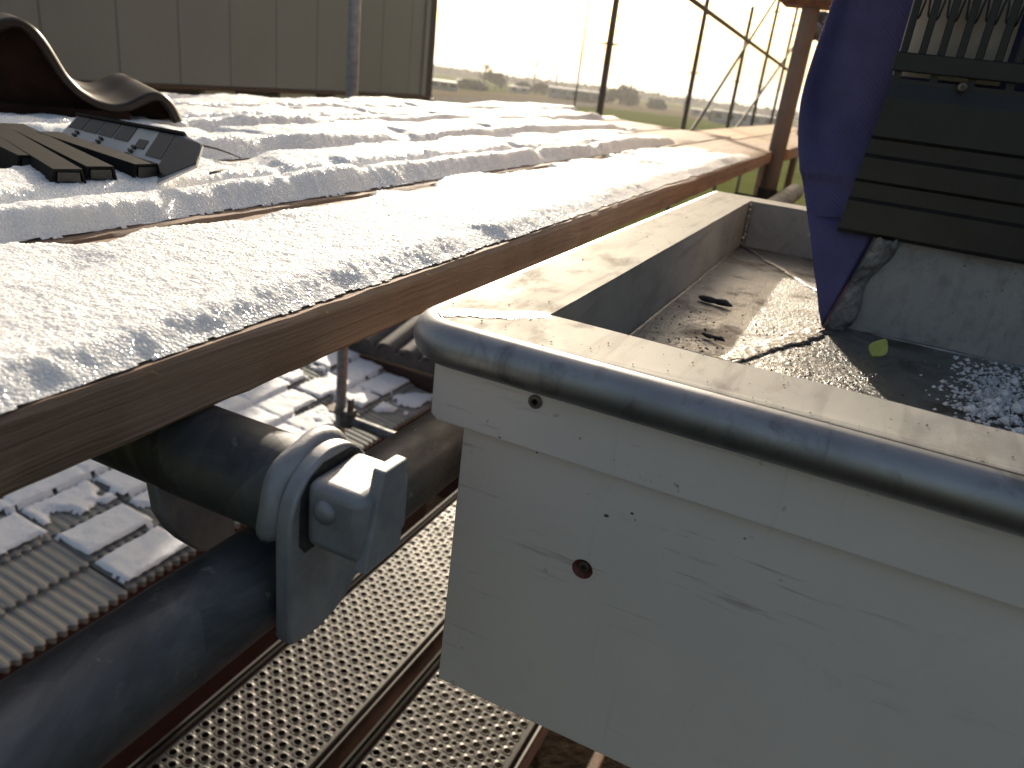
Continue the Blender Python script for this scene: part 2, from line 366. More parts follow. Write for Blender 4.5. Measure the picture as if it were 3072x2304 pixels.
# ---- far houses, placed by their foot on the ground and given real sizes
def house(label, x0, x1, ybase, ytop, depth, mat_roof='house_roof', wallfrac=.45, snow=False, wins=4, ridge_along=True):
    a = gpt(x0, ybase); B0 = float(a[2]); dist = math.hypot(a[0], a[1])
    dirv = np.array([a[0], a[1]])/dist; perp = np.array([dirv[1], -dirv[0]])
    wlen = (x1-x0)/FPX*dist*1.02
    tp = px(x0, ytop, Y=float(a[1])); H = max(float(tp[2]-B0), 2.5)
    e = empty('house', (a[0], a[1], B0)); tag(e, label, 'house', 'houses beyond the field')
    def W(u, v, hgt): q = np.array([a[0], a[1]])+perp*u+dirv*v; return (q[0], q[1], B0-.6*(hgt == 0)+hgt)
    wh = H*wallfrac
    mb = MB(); mb.add([W(0,0,0),W(wlen,0,0),W(wlen,depth,0),W(0,depth,0),W(0,0,wh),W(wlen,0,wh),W(wlen,depth,wh),W(0,depth,wh)],
                      [(3,2,1,0),(4,5,6,7),(0,1,5,4),(1,2,6,5),(2,3,7,6),(3,0,4,7)])
    mb.build('wall', M['house_wall'], e)
    mb = MB(); o = .4
    if ridge_along:
        V = [W(-o,-o,wh),W(wlen+o,-o,wh),W(wlen+o,depth+o,wh),W(-o,depth+o,wh),W(-o+.8,depth/2,H),W(wlen+o-.8,depth/2,H)]
        F = [(0,1,5,4),(2,3,4,5),(0,4,3),(1,2,5),(3,2,1,0)]
    else:
        V = [W(-o,-o,wh),W(wlen+o,-o,wh),W(wlen+o,depth+o,wh),W(-o,depth+o,wh),W(wlen/2,-o,H),W(wlen/2,depth+o,H)]
        F = [(0,1,4),(2,3,5),(0,4,5,3),(1,2,5,4),(3,2,1,0)]
    mb.build('roof', M['soft_snow' if snow else mat_roof], e)
    for k in range(wins):
        u = wlen*(k+.5)/wins; mb = MB()
        b = [W(u-.7,-.05,wh*.4),W(u+.7,-.05,wh*.4),W(u+.7,-.05,wh*.8),W(u-.7,-.05,wh*.8)]
        t = [W(u-.7,.05,wh*.4),W(u+.7,.05,wh*.4),W(u+.7,.05,wh*.8),W(u-.7,.05,wh*.8)]
        mb.add(b+t, [(0,1,2,3),(7,6,5,4),(0,4,5,1),(1,5,6,2),(2,6,7,3),(3,7,4,0)]); mb.build('window', M['window_glass'], e)
    return e
house('low white-roofed house right beside the panel-clad building corner', 1262, 1362, 262, 196, 12, snow=True, wallfrac=.4)
house('small house with snowy roof left of the bare tree', 1368, 1452, 262, 216, 9, snow=True, wallfrac=.5, wins=3)
house('small dark house with pointed gable between the bare poplars', 1526, 1582, 276, 232, 8, wallfrac=.45, wins=2, ridge_along=False)
house('long house with pale wall and dark roof left of the leaning scaffold post', 1642, 1788, 292, 238, 9, wallfrac=.62, wins=5)
house('farmhouse with dark gable left of the long barn', 2070, 2134, 346, 287, 10, wallfrac=.35, wins=2, ridge_along=False)
house('long grey barn behind the crossing scaffold braces', 2132, 2330, 366, 290, 11, wallfrac=.5, wins=6)

# ---- far trees
def bare_tree(name, label, x, ybase, ytop, spread=.45, seed=1, dense=1.0, tall=False):
    rs = random.Random(seed); a = gpt(x, ybase); B0 = float(a[2]); tp = px(x, ytop, Y=float(a[1])); H = float(tp[2]-B0)
    e = empty(name, (a[0], a[1], B0)); tag(e, label, 'tree', 'bare trees beyond the field')
    tr = MB(); tw = MB(); base = Vector((a[0], a[1], B0))
    n = 7; pts = [base+Vector((rs.uniform(-.02,.02)*H*i/n, rs.uniform(-.02,.02)*H*i/n, H*.86*i/n)) for i in range(n+1)]
    tr.tube(pts, [H*.026*(1-.85*i/n)+.03 for i in range(n+1)], 7)
    def branch(p, d, L, r, lev):
        mid = p+d*L*.5+Vector((rs.uniform(-1,1),rs.uniform(-1,1),rs.uniform(0,1)))*L*.08
        end = p+d*L
        (tr if lev == 0 else tw).tube([p, mid, end], [r, r*.7, r*.35], 5 if lev == 0 else 3, cap=False)
        if lev < 3:
            for k in range(int((5 if lev < 2 else 4)*dense)):
                t = rs.uniform(.3, 1); q = p+(end-p)*t
                dd = (d+Vector((rs.uniform(-1,1),rs.uniform(-1,1),rs.uniform(-.1,.9)))*.75).normalized()
                branch(q, dd, L*rs.uniform(.38,.6), max(r*.45, .025), lev+1)
    for k in range(int(9*dense)):
        t = rs.uniform(.28, .98); i = min(int(t*n), n-1); p = pts[i].lerp(pts[i+1], t*n-i)
        th = rs.uniform(0, 6.28); up = rs.uniform(.5, 1.3)*(2.6 if tall else 1)
        d = Vector((math.cos(th), math.sin(th), up)).normalized()
        branch(p, d, H*spread*rs.uniform(.5,1)*(1.1-t*.7), H*.010+.02, 0)
    tr.build('trunk', M['bark'], e); tw.build('crown', M['twigs'], e)
    return e
def bushy(name, label, x, ybase, ytop, wpx, seed, cat='tree', group='bushy trees beyond the field', n=1500):
    rs = np.random.default_rng(seed); a = gpt(x, ybase); B0 = float(a[2]); tp = px(x, ytop, Y=float(a[1])); H = float(tp[2]-B0)
    dist = math.hypot(a[0], a[1]); W = wpx/FPX*dist/2
    e = empty(name, (a[0], a[1], B0)); tag(e, label, cat, group)
    tr = MB(); tr.tube([(a[0],a[1],B0),(a[0]+.1,a[1],B0+H*.35),(a[0],a[1]+.1,B0+H*.75)], [H*.04,H*.03,H*.012], 7)
    for k in range(6):
        th = k*1.05; tr.tube([(a[0],a[1],B0+H*.3),(a[0]+math.cos(th)*W*.5,a[1]+math.sin(th)*W*.5,B0+H*(.5+.05*k))], [H*.014,H*.005], 5)
    tr.build('trunk', M['bark'], e)
    lobes = [(rs.uniform(-.6,.6)*W, rs.uniform(-.6,.6)*W, H*rs.uniform(.3,.78), rs.uniform(.28,.5)*W) for _ in range(11)]
    lobes += [(0, 0, H*.75, W*.42)]
    mb = MB(); s = max(H*.055, .25)
    for k in range(n):
        lx, ly, lz, lr = lobes[rs.integers(len(lobes))]
        d = rs.normal(size=3); d /= np.linalg.norm(d); r = lr*rs.uniform(.55, 1.12)
        c = np.array([a[0]+lx, a[1]+ly, B0+min(lz, H-lr*.7)])+d*r
        if c[2] < B0+.1: c[2] = B0+.1+rs.uniform(0,.5)
        u = rs.normal(size=3)*s; v = rs.normal(size=3)*s
        mb.add([c-u, c+v*.7, c+u, c-v*.7], [(0,1,2,3)])
    mb.build('crown', M['evergreen'], e)
    return e
bare_tree('bare_tree', 'large bare tree between the two white-roofed houses', 1450, 264, 180, .42, 3, 1.2)
bare_tree('poplar_tree', 'slim bare poplar left of the pointed house', 1517, 268, 198, .22, 4, .8, True)
bare_tree('poplar_tree', 'tall faint poplar right of the pointed house', 1598, 275, 150, .20, 5, .8, True)
bare_tree('poplar_tree', 'tall faint poplar above the long pale house', 1666, 280, 175, .20, 6, .8, True)
bare_tree('poplar_tree', 'faint short poplar just right of the bare tree', 1545, 268, 210, .20, 8, .7, True)
bare_tree('bare_tree', 'small bare tree left of the dark-gabled farmhouse', 2050, 335, 290, .42, 9, 1.0)
for lab, x, yb, yt, wp, sd_ in (('dense shrub at the foot of the large bare tree', 1485, 268, 218, 60, 21), ('low bushes below the pointed house', 1570, 280, 252, 60, 22),
        ('low dark bushes left end of the long pale house', 1622, 284, 252, 50, 23), ('round tree touching the leaning scaffold post', 1834, 312, 266, 56, 24),
        ('big rounded tree right of the leaning scaffold post', 1890, 318, 262, 78, 25), ('low bushes between the rounded tree and the second post', 1968, 328, 301, 62, 26),
        ('dark hedge below the long pale house', 1730, 303, 282, 130, 27), ('hedge between the snowy house and the shrub', 1410, 268, 246, 80, 28),
        ('bushes in front of the grey barn left end', 2160, 366, 338, 70, 29), ('bushes right end of the grey barn', 2300, 380, 350, 70, 30)):
    bushy('bushy_tree', lab, x, yb, yt, wp, sd_)

# ---- distant wood closing the horizon
rsw = np.random.default_rng(77); wm = MB()
for k in range(5200):
    az = math.radians(rsw.uniform(-36, -2)); dd = rsw.uniform(520, 640); hgt = 2.0+3.6*float(fbm(np.array(az*40), np.array(.3), 91, 3))
    c = np.array([math.sin(az)*dd, math.cos(az)*dd, 0.0]); c[2] = tz(c[0], c[1])+rsw.uniform(0, 1)**.7*hgt; u = rsw.normal(size=3)*.9; v = rsw.normal(size=3)*.9
    wm.add([c-u, c+v, c+u, c-v], [(0,1,2,3)])
tag(wm.build('distant_wood', M['evergreen']), 'hazy line of woodland along the horizon', 'wood', kind='stuff')

# ---- panel-clad building at the left
BX = -9.3
e = empty('panel_building', (BX, 9.0, GZ)); tag(e, 'grey building clad in tall vertical panels behind the snowy deck', 'building')
edges = [2.58,3.57,4.56,5.55,6.54,7.58,8.57,9.53,10.53,11.54,12.5,13.47,14.47,14.93]
for y0, y1 in zip(edges[:-1], edges[1:]):
    MB().box((BX-.06, y0+.005, -.80), (BX, y1-.005, 4.2), .008).build('wall_panel', M['panel_cladding'], e)
MB().box((BX-7, 2.58, GZ), (BX-.05, 15.2, 4.15)).build('core', M['panel_cladding'], e)
MB().box((BX-.12, 14.95, -.86), (BX+.03, 15.12, 4.2), .01).build('corner_post', M['panel_cladding'], e)
MB().box((BX-.12, 15.14, -.86), (BX+.02, 15.39, 4.2), .01).build('corner_post', M['red_fascia'], e)
MB().box((BX-.05, 2.58, -.86), (BX+.05, 15.39, -.81), .006).build('drip_rail', M['rusty_steel'], e)
for y0, y1, m in ((2.6,8.9,'red_fascia'),(9.0,9.6,'beige_timber'),(9.65,10.55,'red_fascia'),(10.6,11.5,'beige_timber'),(11.6,12.0,'red_fascia'),(12.05,12.7,'beige_timber'),(12.8,13.3,'red_fascia'),(13.3,14.0,'beige_timber'),(14.05,15.36,'red_fascia')):
    MB().box((BX-.04, y0, -1.06), (BX+.01, y1, -.865)).build('base_beam' if m == 'red_fascia' else 'timber_block', M[m], e)
MB().box((BX-.05, 2.6, GZ), (BX-.02, 15.36, -1.07)).build('lower_wall', M['brick'], e)
# ================================================================== SCAFFOLD DECK
DZ = -.1400; DT = .032; SLOPE = -.018                       # wood top, thickness, drift of the planks in x per metre
def dx(y): return SLOPE*(y-.25)
NPL = 5; PW = .194
ends = [2.72, 2.86, 2.90, 2.95, 2.98]
labels = ['front scaffold plank with bare brown edge, nearest the zinc gutter',
          'snowy scaffold plank second from the gutter, behind the first dark gap',
          'snowy scaffold plank, middle of the five, under the black plastic tray',
          'snowy scaffold plank fourth from the gutter, under the clay roof tile',
          'snowy scaffold plank farthest from the gutter, nearest the panel building']
def plank_mesh(name, x1, y0, y1, seed, mat, parent, zt=DZ, th=DT, wdt=PW):
    ys = np.concatenate([np.arange(y0, 1.0, .012), np.arange(max(1.0, y0), y1, .05), [y1]]) if y0 < 1 else np.linspace(y0, y1, 30)
    prof = [(0,-.003),(-.003,0),(-wdt*.33,0),(-wdt*.66,0),(-wdt+.003,0),(-wdt,-.003),(-wdt,-th+.003),(-wdt+.003,-th),(-.003,-th),(0,-th+.003)]
    P = np.zeros((len(ys), len(prof)+1, 3))
    for j, (u, v) in enumerate(prof+[prof[0]]):
        jj = j % len(prof)
        wob = .0011*(fbm(ys*9, ys*0+jj*3.1, seed, 3)-.5)*2 + (.0009*(vnoise(ys*60, ys*0+jj, seed+5)-.5)*2)
        P[:,j,0] = x1+u+dx(ys)+wob; P[:,j,1] = ys
        P[:,j,2] = zt+v+.0010*(fbm(ys*7, ys*0+jj*1.7, seed+9, 3)-.5)*2 + .0008*(vnoise(ys*80, ys*0+jj*2, seed+7)-.5)
    mb = MB(); mb.grid(P); n = len(prof)+1; m = len(ys)
    mb.f.append(tuple(range(n-1))); mb.f.append(tuple((m-1)*n+k for k in range(n-1)))
    return mb.build(name, mat, parent, smooth=True, angle=40)
def snow_on(x1, y0, y1, seed, dxs, parent, thick, front_in, back_in, bare_from, taper):
    # rows spaced with distance from the camera
    ys = [y0]
    while ys[-1] < y1: ys.append(ys[-1]+max(dxs*1.1, .0028*max(ys[-1], .1)))
    ys = np.array(ys); us = np.arange(0, PW+dxs*.5, dxs)
    V, U = np.meshgrid(ys, us, indexing='ij')
    # worn, ragged front and back edges
    fe = front_in+.004*(fbm(V*16, V*0+1.3, seed, 4)-.5)*2 + .0007*(vnoise(V*130, V*0, seed+3)-.5)+.006*(fbm(V*5, V*0+6.1, seed+21, 2)-.5)*(thick > .012)
    chunk = fbm(V*7.5, V*0+4.7, seed+11, 2)
    be = back_in+.026*sstep(.42, .56, chunk)+.005*(fbm(V*30, V*0+8, seed+12, 3)-.5)*2
    d = np.minimum(U-fe, (PW-be)-U)
    edge = np.minimum(sstep(0, taper*(.55+.9*fbm(V*8, U*5, seed+22, 2)), U-fe+.0028*(fbm(V*90, U*90, seed+2, 2)-.5)), sstep(0, .010, (PW-be)-U+.004*(fbm(V*80, U*80, seed+3, 2)-.5)))
    big = fbm(V*5, U*9, seed+4, 3)-.5; med = fbm(V*22, U*26, seed+5, 3)-.5; sm = fbm(V*75, U*75, seed+6, 3)-.5
    relief = .36 if thick < .015 else .75
    trench = .70*np.exp(-((U-.062-.012*(fbm(V*3, V*0+2, seed, 2)-.5))/.011)**2)*(thick > .0195)*(thick < .0205)*(V < 1.6)
    gr = vnoise(V*330, U*330, seed+7)-.5
    prints = sstep(.66, .80, fbm(V*11+3, U*13, seed+8, 2))
    h = thick*(.92+.75*big)+relief*(.0065*med+.0030*sm)+.0011*gr+.0008*(vnoise(V*600, U*600, seed+17)-.5)-prints*thick*.35; h = h*(1-trench)
    h = np.maximum(h, .0022+.0016*gr+.001*sm)*edge
    melt = sstep(bare_from-.35, bare_from+.25, V+.35*(fbm(V*5, U*14, seed+13, 3)-.5)*2)
    h = h*(1-melt)-.004*melt-.0012*(1-edge)
    Z = DZ+.0012+h; X = x1-U+dx(V)
    vis = h > .0004
    keep = vis[:-1,:-1] | vis[1:,:-1] | vis[:-1,1:] | vis[1:,1:]
    Z = np.maximum(Z, DZ-.002)
    return heightmesh('snow_cover', X, V, Z, keep, M['snow'], parent)
PX = [-.2655-.2005*i for i in range(NPL)]
for i in range(NPL):
    e = empty('scaffold_plank', (PX[i], -.4, DZ-DT)); tag(e, labels[i], 'plank', 'planks of the snowy deck')
    plank_mesh('board', PX[i], -.45, ends[i], 30+i, M['weathered_plank'] if i else M['weathered_plank'], e)
    snow_on(PX[i], (-.05, .02, .1, .15, .2)[i], ends[i]-.02, 50+7*i, (.0014, .0021, .003, .0038, .0045)[i], e,
            (.0105, .020, .021, .020, .018)[i], (-.001, .010, .012, .012, .012)[i], (.006, .012, .010, .010, .012)[i], (2.0, 2.15, 2.45, 2.9, 3.6)[i], (.030, .024, .026, .024, .022)[i])
# splinters on the front plank edge
pl0 = [o for o in bpy.data.objects if o.get('label') == labels[0]][0]
for k in range(16):
    y = random.uniform(.16, .95); x = PX[0]+dx(y)+.0006; zz = DZ-random.choice((.001, .003, .03, .031)); L = random.uniform(.004, .012)
    mb = MB(); mb.tube([(x-.001, y, zz), (x+.0012, y+L*.5, zz-.0006*random.choice((-1,1,2))), (x+random.uniform(.001,.003), y+L, zz+random.uniform(-.004,.001))], [.00035,.0003,.00008], 4)
    mb.build('splinter', M['straw'], pl0)
# bare orange boards continuing past the post
for k, (x1, y0, y1, lab) in enumerate(((-.300, 2.76, 5.2, 'bare orange board behind the thick scaffold post, nearer one'), (-.50, 2.92, 5.2, 'bare orange board behind the thick scaffold post, farther one'))):
    e = empty('scaffold_plank', (x1, y0, DZ-.06)); tag(e, lab, 'plank', 'bare boards past the snowy deck')
    mb = MB().box((x1-PW, y0, DZ-.045), (x1, y1, DZ-.008), .003); mb.build('board', M['fresh_timber'], e)

# ---- tubes
TR = .02415
def tube_thing(name, label, cat, a, b, mat='galvanised_steel', group=None, r=TR, seg=24):
    e = empty(name, a); tag(e, label, cat, group)
    MB().tube([a, b], r, seg).build('tube', M[mat], e, smooth=True, angle=40); return e
def rosette(parent, x, y, zz, mat='far_steel', R=.061):
    mb = MB(); n = 24; ring = []
    for k in range(n):
        t = 2*math.pi*k/n; rr = R*(1-.10*(abs(math.sin(4*t)) < .35)); ring.append((x+rr*math.cos(t), y+rr*math.sin(t)))
    inner = [(x+.03*math.cos(2*math.pi*k/n), y+.03*math.sin(2*math.pi*k/n)) for k in range(n)]
    V = [(*p, zz-.005) for p in ring]+[(*p, zz+.005) for p in ring]+[(*p, zz-.005) for p in inner]+[(*p, zz+.005) for p in inner]
    F = []
    for k in range(n):
        k2 = (k+1) % n
        F += [(k,k2,n+k2,n+k), (n+k,n+k2,3*n+k2,3*n+k), (2*n+k2,2*n+k,k,k2) if False else (k2,k,2*n+k,2*n+k2)]
    return mb.add(V, F).build('rosette', M[mat], parent)
led = tube_thing('ledger_tube', 'thick grey scaffold tube crossing the lower left foreground', 'tube', (-.2235, -.55, -.245), (-.2235, 2.45, -.245))
# ---- transom with its hooked end
TY, TZ = .252, -.1966
e = empty('transom', (-.19, TY, TZ)); tag(e, 'galvanised transom under the front plank with hooked end plates on the ledger', 'transom')
MB().tube([(-1.40, TY, TZ), (-.197, TY, TZ)], TR, 32).build('tube', M['galvanised_steel'], e, smooth=True, angle=40)
def arc(cy, cz, r, a0, a1, n): return [(cy+r*math.cos(math.radians(a0+(a1-a0)*k/n)), cz+r*math.sin(math.radians(a0+(a1-a0)*k/n))) for k in range(n+1)]
outer = arc(TY, TZ, .0295, 0, 168, 40)                                  # over the top to the near side
pl = [(.2790, -.236)]+outer+[(.2222, -.195), (.2222, -.256), (.2240, -.2595), (.2300, -.2615), (.2440, -.2630), (.2560, -.2610), (.2660, -.2565), (.2740, -.2490)]
mb = MB().prism(pl, 'x', -.1975, -.1890); hook = mb.build('hook_plate', M['cast_zinc'], e, smooth=True, angle=35)
bv = hook.modifiers.new('bevel', 'BEVEL'); bv.width = .0014; bv.segments = 2; bv.limit_method = 'ANGLE'
# weld collar round the tube end
col = [];  ns = 26
for k in range(ns+1):
    t = math.radians(-20+215*k/ns); rr = .0270+.0006*math.sin(k*.7)
    col.append((-.2025+.0005*math.sin(k*.9), TY+rr*math.cos(t), TZ+rr*math.sin(t)))
MB().tube(col, [.0060+.0005*math.sin(k*.8) for k in range(ns+1)], 10).build('weld_bead', M['cast_zinc'], e, smooth=True)
pl2 = [(.2325, -.200), (.2325, -.2110), (.2345, -.2290), (.2400, -.2410), (.2470, -.2515), (.2560, -.2620), (.2650, -.2690), (.2840, -.2740), (.2840, -.200)]
hk = MB().prism(pl2, 'x', -.2890, -.2810).build('hook_plate', M['cast_zinc'], e)
bv = hk.modifiers.new('bevel', 'BEVEL'); bv.width = .0012; bv.segments = 2; bv.limit_method = 'ANGLE'
MB().prism([(.2320,-.2122),(.2700,-.2122),(.2728,-.2090),(.2728,-.1790),(.2700,-.1745),(.2640,-.1715),(.2440,-.1712),(.2350,-.1750),(.2292,-.1820),(.2282,-.1900),(.2282,-.2070)], 'x', -.1895, -.1887).build('slot_shade', M['debris_and_shade'], e)  # dark plate laid on the hook plate as the shaded gap round the block
mb = MB().box((-.1895, .2315, -.2085), (-.1585, .2700, -.1745)); blk = mb.build('end_block', M['cast_zinc'], e, smooth=True, angle=60)
bv = blk.modifiers.new('bevel', 'BEVEL'); bv.width = .0055; bv.segments = 4
MB().tube([(-.178, .236, -.1865), (-.178, .2302, -.1865), (-.178, .2285, -.1865)], [.0062, .0055, .0022], 16).build('rivet', M['cast_zinc'], e, smooth=True)
wd = MB().prism([(.2320,-.2110),(.2600,-.2110),(.2610,-.1650),(.2430,-.1645)], 'x', -.1625, -.1560).build('wedge', M['cast_zinc'], e)
bv = wd.modifiers.new('bevel', 'BEVEL'); bv.width = .001; bv.segments = 2
# ---- standards of the outer row
sy = [2.70, 5.70, 8.36, 10.76, 12.62, 14.6]
slab = ['tall scaffold post rising behind the snow in front of the panel building', 'tall brown leaning scaffold post with rosette, first one right of the panel building',
        'scaffold post crossed near its top by the guard rail', 'scaffold post where two braces and the guard rail cross',
        'thin scaffold post just left of the thick post', 'farthest thin scaffold post behind the thick post']
for y, lab in zip(sy, slab):
    top = 1.01 if abs(y-10.76) < .1 else 3.2
    e = empty('scaffold_post', (-2.0, y, GZ)); tag(e, lab, 'scaffold post', 'posts of the outer scaffold row')
    MB().tube([(-2.0, y, GZ), (-2.0, y, top)], TR, 16).build('tube', M['cast_zinc' if y < 3 else 'far_steel'], e, smooth=True, angle=40)
    for zz in ((-1.575, -.575, 1.3) if y < 3 else (.22, -.78, 1.22) if y < 6 else (.14, 1.14)): rosette(e, -2.0, y, zz)
tube_thing('guard_rail', 'sloping guard rail tube crossing three far scaffold posts', 'tube', (-1.94, 5.2, .80), (-1.94, 14.6, .47), 'far_steel')
tube_thing('diagonal_brace', 'steep diagonal brace rising right from the second far post', 'tube', (-1.94, 8.5, -.42), (-1.94, 12.6, 1.55), 'far_steel', r=.018)
tube_thing('diagonal_brace', 'thinner diagonal brace farther right reaching the thick post', 'tube', (-1.94, 11.0, -.45), (-1.94, 15.2, 1.0), 'far_steel', r=.018)
tube_thing('toe_rail', 'low horizontal rail at the foot of the far scaffold posts', 'tube', (-1.95, 10.8, -.47), (-1.95, 15.2, -.62), 'far_steel')
tube_thing('thin_pole', 'very thin pole standing beyond the deck left of the leaning post', 'pole', (-4.0, 10.35, GZ), (-4.0, 10.35, 3.0), 'far_steel', r=.012, seg=10)
# lower transom on the left post
e = empty('lower_transom', (-2.0, 2.70, -1.60)); tag(e, 'sunlit transom wedged to the scaffold post below the deck', 'transom')
MB().tube([(-1.93, 2.68, -1.61), (-.34, 2.62, -1.61)], TR, 18).build('tube', M['galvanised_steel'], e, smooth=True, angle=40)
MB().box((-1.975, 2.655, -1.645), (-1.915, 2.715, -1.56), .006).build('wedge_head', M['galvanised_steel'], e)
MB().box((-1.945, 2.672, -1.64), (-1.925, 2.700, -1.50), .002).build('wedge', M['galvanised_steel'], e)
# inner thick post
TX, TYY = -.296, 2.42
e = empty('scaffold_post', (TX, TYY, GZ)); tag(e, 'thick brown scaffold post with black collar beside the blue membrane', 'scaffold post')
MB().tube([(TX, TYY, GZ), (TX, TYY, 2.6)], TR, 28).build('tube', M['far_steel'], e, smooth=True, angle=40)
MB().tube([(TX, TYY, -.40), (TX, TYY, -.245)], .029, 24).build('collar', M['black_steel'], e, smooth=True, angle=40)
MB().box((TX-.085, TYY-.05, .236), (TX+.11, TYY+.06, .31), .012).build('coupler', M['rusty_steel'], e)
rosette(e, TX, TYY, -.62)
tube_thing('ledger_tube', 'dark ledger tube tied to the black collar under the post', 'tube', (TX-.10, TYY+.055, -.30), (.9, TYY+.055, -.335), 'black_steel')
e = empty('upper_boards', (.1, 2.7, .27)); tag(e, 'dark brown boards overhead right of the thick post', 'boards')
for k in range(3): MB().box((TX+.02, 2.52+.21*k, .275), (1.2, 2.72+.21*k, .315), .003).build('board', M['weathered_plank'], e)
for k, (x_, y_, z_, lab) in enumerate(((2466, 55, 4.2, 'upper shiny swivel coupler beside the blue membrane'), (2440, 90, 4.0, 'lower shiny swivel coupler beside the thick post'))):
    p = px(x_, y_, Y=z_); e = empty('coupler', p); tag(e, lab, 'coupler', 'swivel couplers beside the thick post')
    q = Vector(p)
    MB().tube([q+Vector((-.04,0,.01)), q+Vector((.0,0,.0)), q+Vector((.05,0,-.025))], [.02,.034,.026], 12).build('body', M['galvanised_steel'], e, smooth=True)
    MB().tube([q+Vector((.0,-.06,-.03)), q+Vector((.0,.05,-.03))], .013, 8).build('bolt', M['galvanised_steel'], e)
p = px(2450, 200, Y=4.1); tube_thing('scaffold_post', 'slim far post seen between the thick post and the blue membrane', 'scaffold post', (p[0], p[1], GZ), (p[0], p[1], .34), 'far_steel', r=.016, seg=12)
p0 = px(2405, 395, Y=6.0); e = empty('work_table', (p0[0], p0[1], GZ)); tag(e, 'pale board on trestle legs right of the thick post', 'table')
MB().box((p0[0]-.22, p0[1]-.15, p0[2]-.07), (p0[0]+.5, p0[1]+.4, p0[2]-.02), .004).build('board', M['fresh_timber'], e)
for sx in (-.18, .42):
    for s2 in (-.1, .3): MB().box((p0[0]+sx-.03, p0[1]+s2-.03, GZ), (p0[0]+sx+.03, p0[1]+s2+.03, p0[2]-.07)).build('leg', M['weathered_plank'], e)

# ---- perforated steel decks
def perforated(y0, y1, width):
    mb_v = []; mb_f = []; pit = .0228; nx = int((width-.05)/pit); ny = int((y1-y0)/pit)
    tpl = {}
    for big in (0, 1):
        r = .0088 if big else .0060; hh = .0016 if big else .0003; V = []; F = []; n = 8; h = pit/2
        sq = [(h,0),(h,h),(0,h),(-h,h),(-h,0),(-h,-h),(0,-h),(h,-h)]
        V += [(a, b, 0) for a, b in sq]
        for rad, zz in ((r+.0017, hh*.6), (r+.0004, hh), (r-.0003, -.004)):
            V += [(rad*math.cos(2*math.pi*k/8), rad*math.sin(2*math.pi*k/8)*(1.0), zz) for k in range(8)]
        for L in range(3):
            for k in range(8): k2 = (k+1) % 8; F.append((L*8+k, L*8+k2, (L+1)*8+k2, (L+1)*8+k))
        tpl[big] = (np.array(V), np.array(F))
    Vs = []; Fs = []; n = 0
    x0 = -(nx*pit)/2
    for i in range(nx):
        for j in range(ny):
            big = (i+j) % 2; V, F = tpl[big]
            Vs.append(V+np.array([x0+(i+.5)*pit, y0+(j+.5)*pit, 0])); Fs.append(F+n); n += len(V)
    co = np.concatenate(Vs); q = np.concatenate(Fs)
    me = bpy.data.meshes.new('perforated_plate'); me.vertices.add(len(co)); me.vertices.foreach_set('co', co.ravel().astype(np.float32))
    me.loops.add(q.size); me.loops.foreach_set('vertex_index', q.ravel().astype(np.int32)); me.polygons.add(len(q))
    me.polygons.foreach_set('loop_start', np.arange(0, q.size, 4, dtype=np.int32)); me.update(calc_edges=True)
    me.materials.append(M['galvanised_deck']); return me, nx*pit/2
PDZ = -1.45
pme, hw = perforated(.10, 2.62, .325)
rail_me = None
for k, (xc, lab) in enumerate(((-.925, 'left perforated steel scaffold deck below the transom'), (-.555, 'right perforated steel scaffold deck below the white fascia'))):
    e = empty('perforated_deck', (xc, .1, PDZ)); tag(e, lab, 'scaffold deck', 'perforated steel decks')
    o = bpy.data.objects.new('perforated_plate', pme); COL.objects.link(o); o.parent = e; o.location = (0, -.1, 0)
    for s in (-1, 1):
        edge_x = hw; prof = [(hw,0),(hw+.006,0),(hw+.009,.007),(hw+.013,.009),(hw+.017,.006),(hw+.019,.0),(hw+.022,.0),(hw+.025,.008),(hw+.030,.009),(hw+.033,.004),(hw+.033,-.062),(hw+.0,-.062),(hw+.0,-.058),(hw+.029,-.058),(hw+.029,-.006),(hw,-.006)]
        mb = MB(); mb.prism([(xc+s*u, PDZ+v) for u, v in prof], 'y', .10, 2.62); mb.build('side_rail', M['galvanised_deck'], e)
# timbers below, seen past the deck
p = px(1790, 2270, Z=-3.3)
e = empty('lower_plank', (p[0], p[1], -3.33)); tag(e, 'pale plank far below the white fascia at the bottom edge', 'plank')
MB().box((p[0]-.02, .9, -3.34), (p[0]+.03, 3.4, -3.3), .003).build('board', M['beige_timber'], e)
# ================================================================== ZINC GUTTER
GZT = -.1300; XI, XO = -.152, -.2050; YI, YO = .400, .3470; FLZ = -.190; BR = .0126; YE = 1.09; XR = 1.25; YW = .765
g = empty('zinc_gutter', (-.1, .7, FLZ-.01)); tag(g, 'zinc-lined box gutter with rounded outer rim at its corner', 'gutter')
def rim_grid(x0, x1, y0, y1, nx, ny, seed):
    X, Y = np.meshgrid(np.linspace(x0, x1, nx), np.linspace(y0, y1, ny), indexing='ij')
    Z = GZT+.00035*(fbm(X*22, Y*22, seed, 2)-.5)*2
    return np.stack([X, Y, Z], -1)
# flat rim: one L-shaped sheet, walls folded down at the inside
xs = np.concatenate([np.linspace(XO, XI, 7), np.linspace(XI, XR, 90)[1:]]); ysr = np.concatenate([np.linspace(YO, YI, 7), np.linspace(YI, YE, 48)[1:], np.linspace(YE, 1.135, 5)[1:]])
Xg, Yg = np.meshgrid(xs, ysr, indexing='ij')
Zg = GZT+.0005*(fbm(Xg*20, Yg*20, 4, 2)-.5)*2*np.clip(np.minimum(np.abs(Xg-XO), np.abs(Yg-YO))/.02, 0, 1)
cx_ = (Xg[:-1,:-1]+Xg[1:,1:])/2; cy_ = (Yg[:-1,:-1]+Yg[1:,1:])/2
rc = .022
keepg = (cx_ < XI) | (cy_ < YI) | ((cy_ > YE) & (cx_ < -.005))
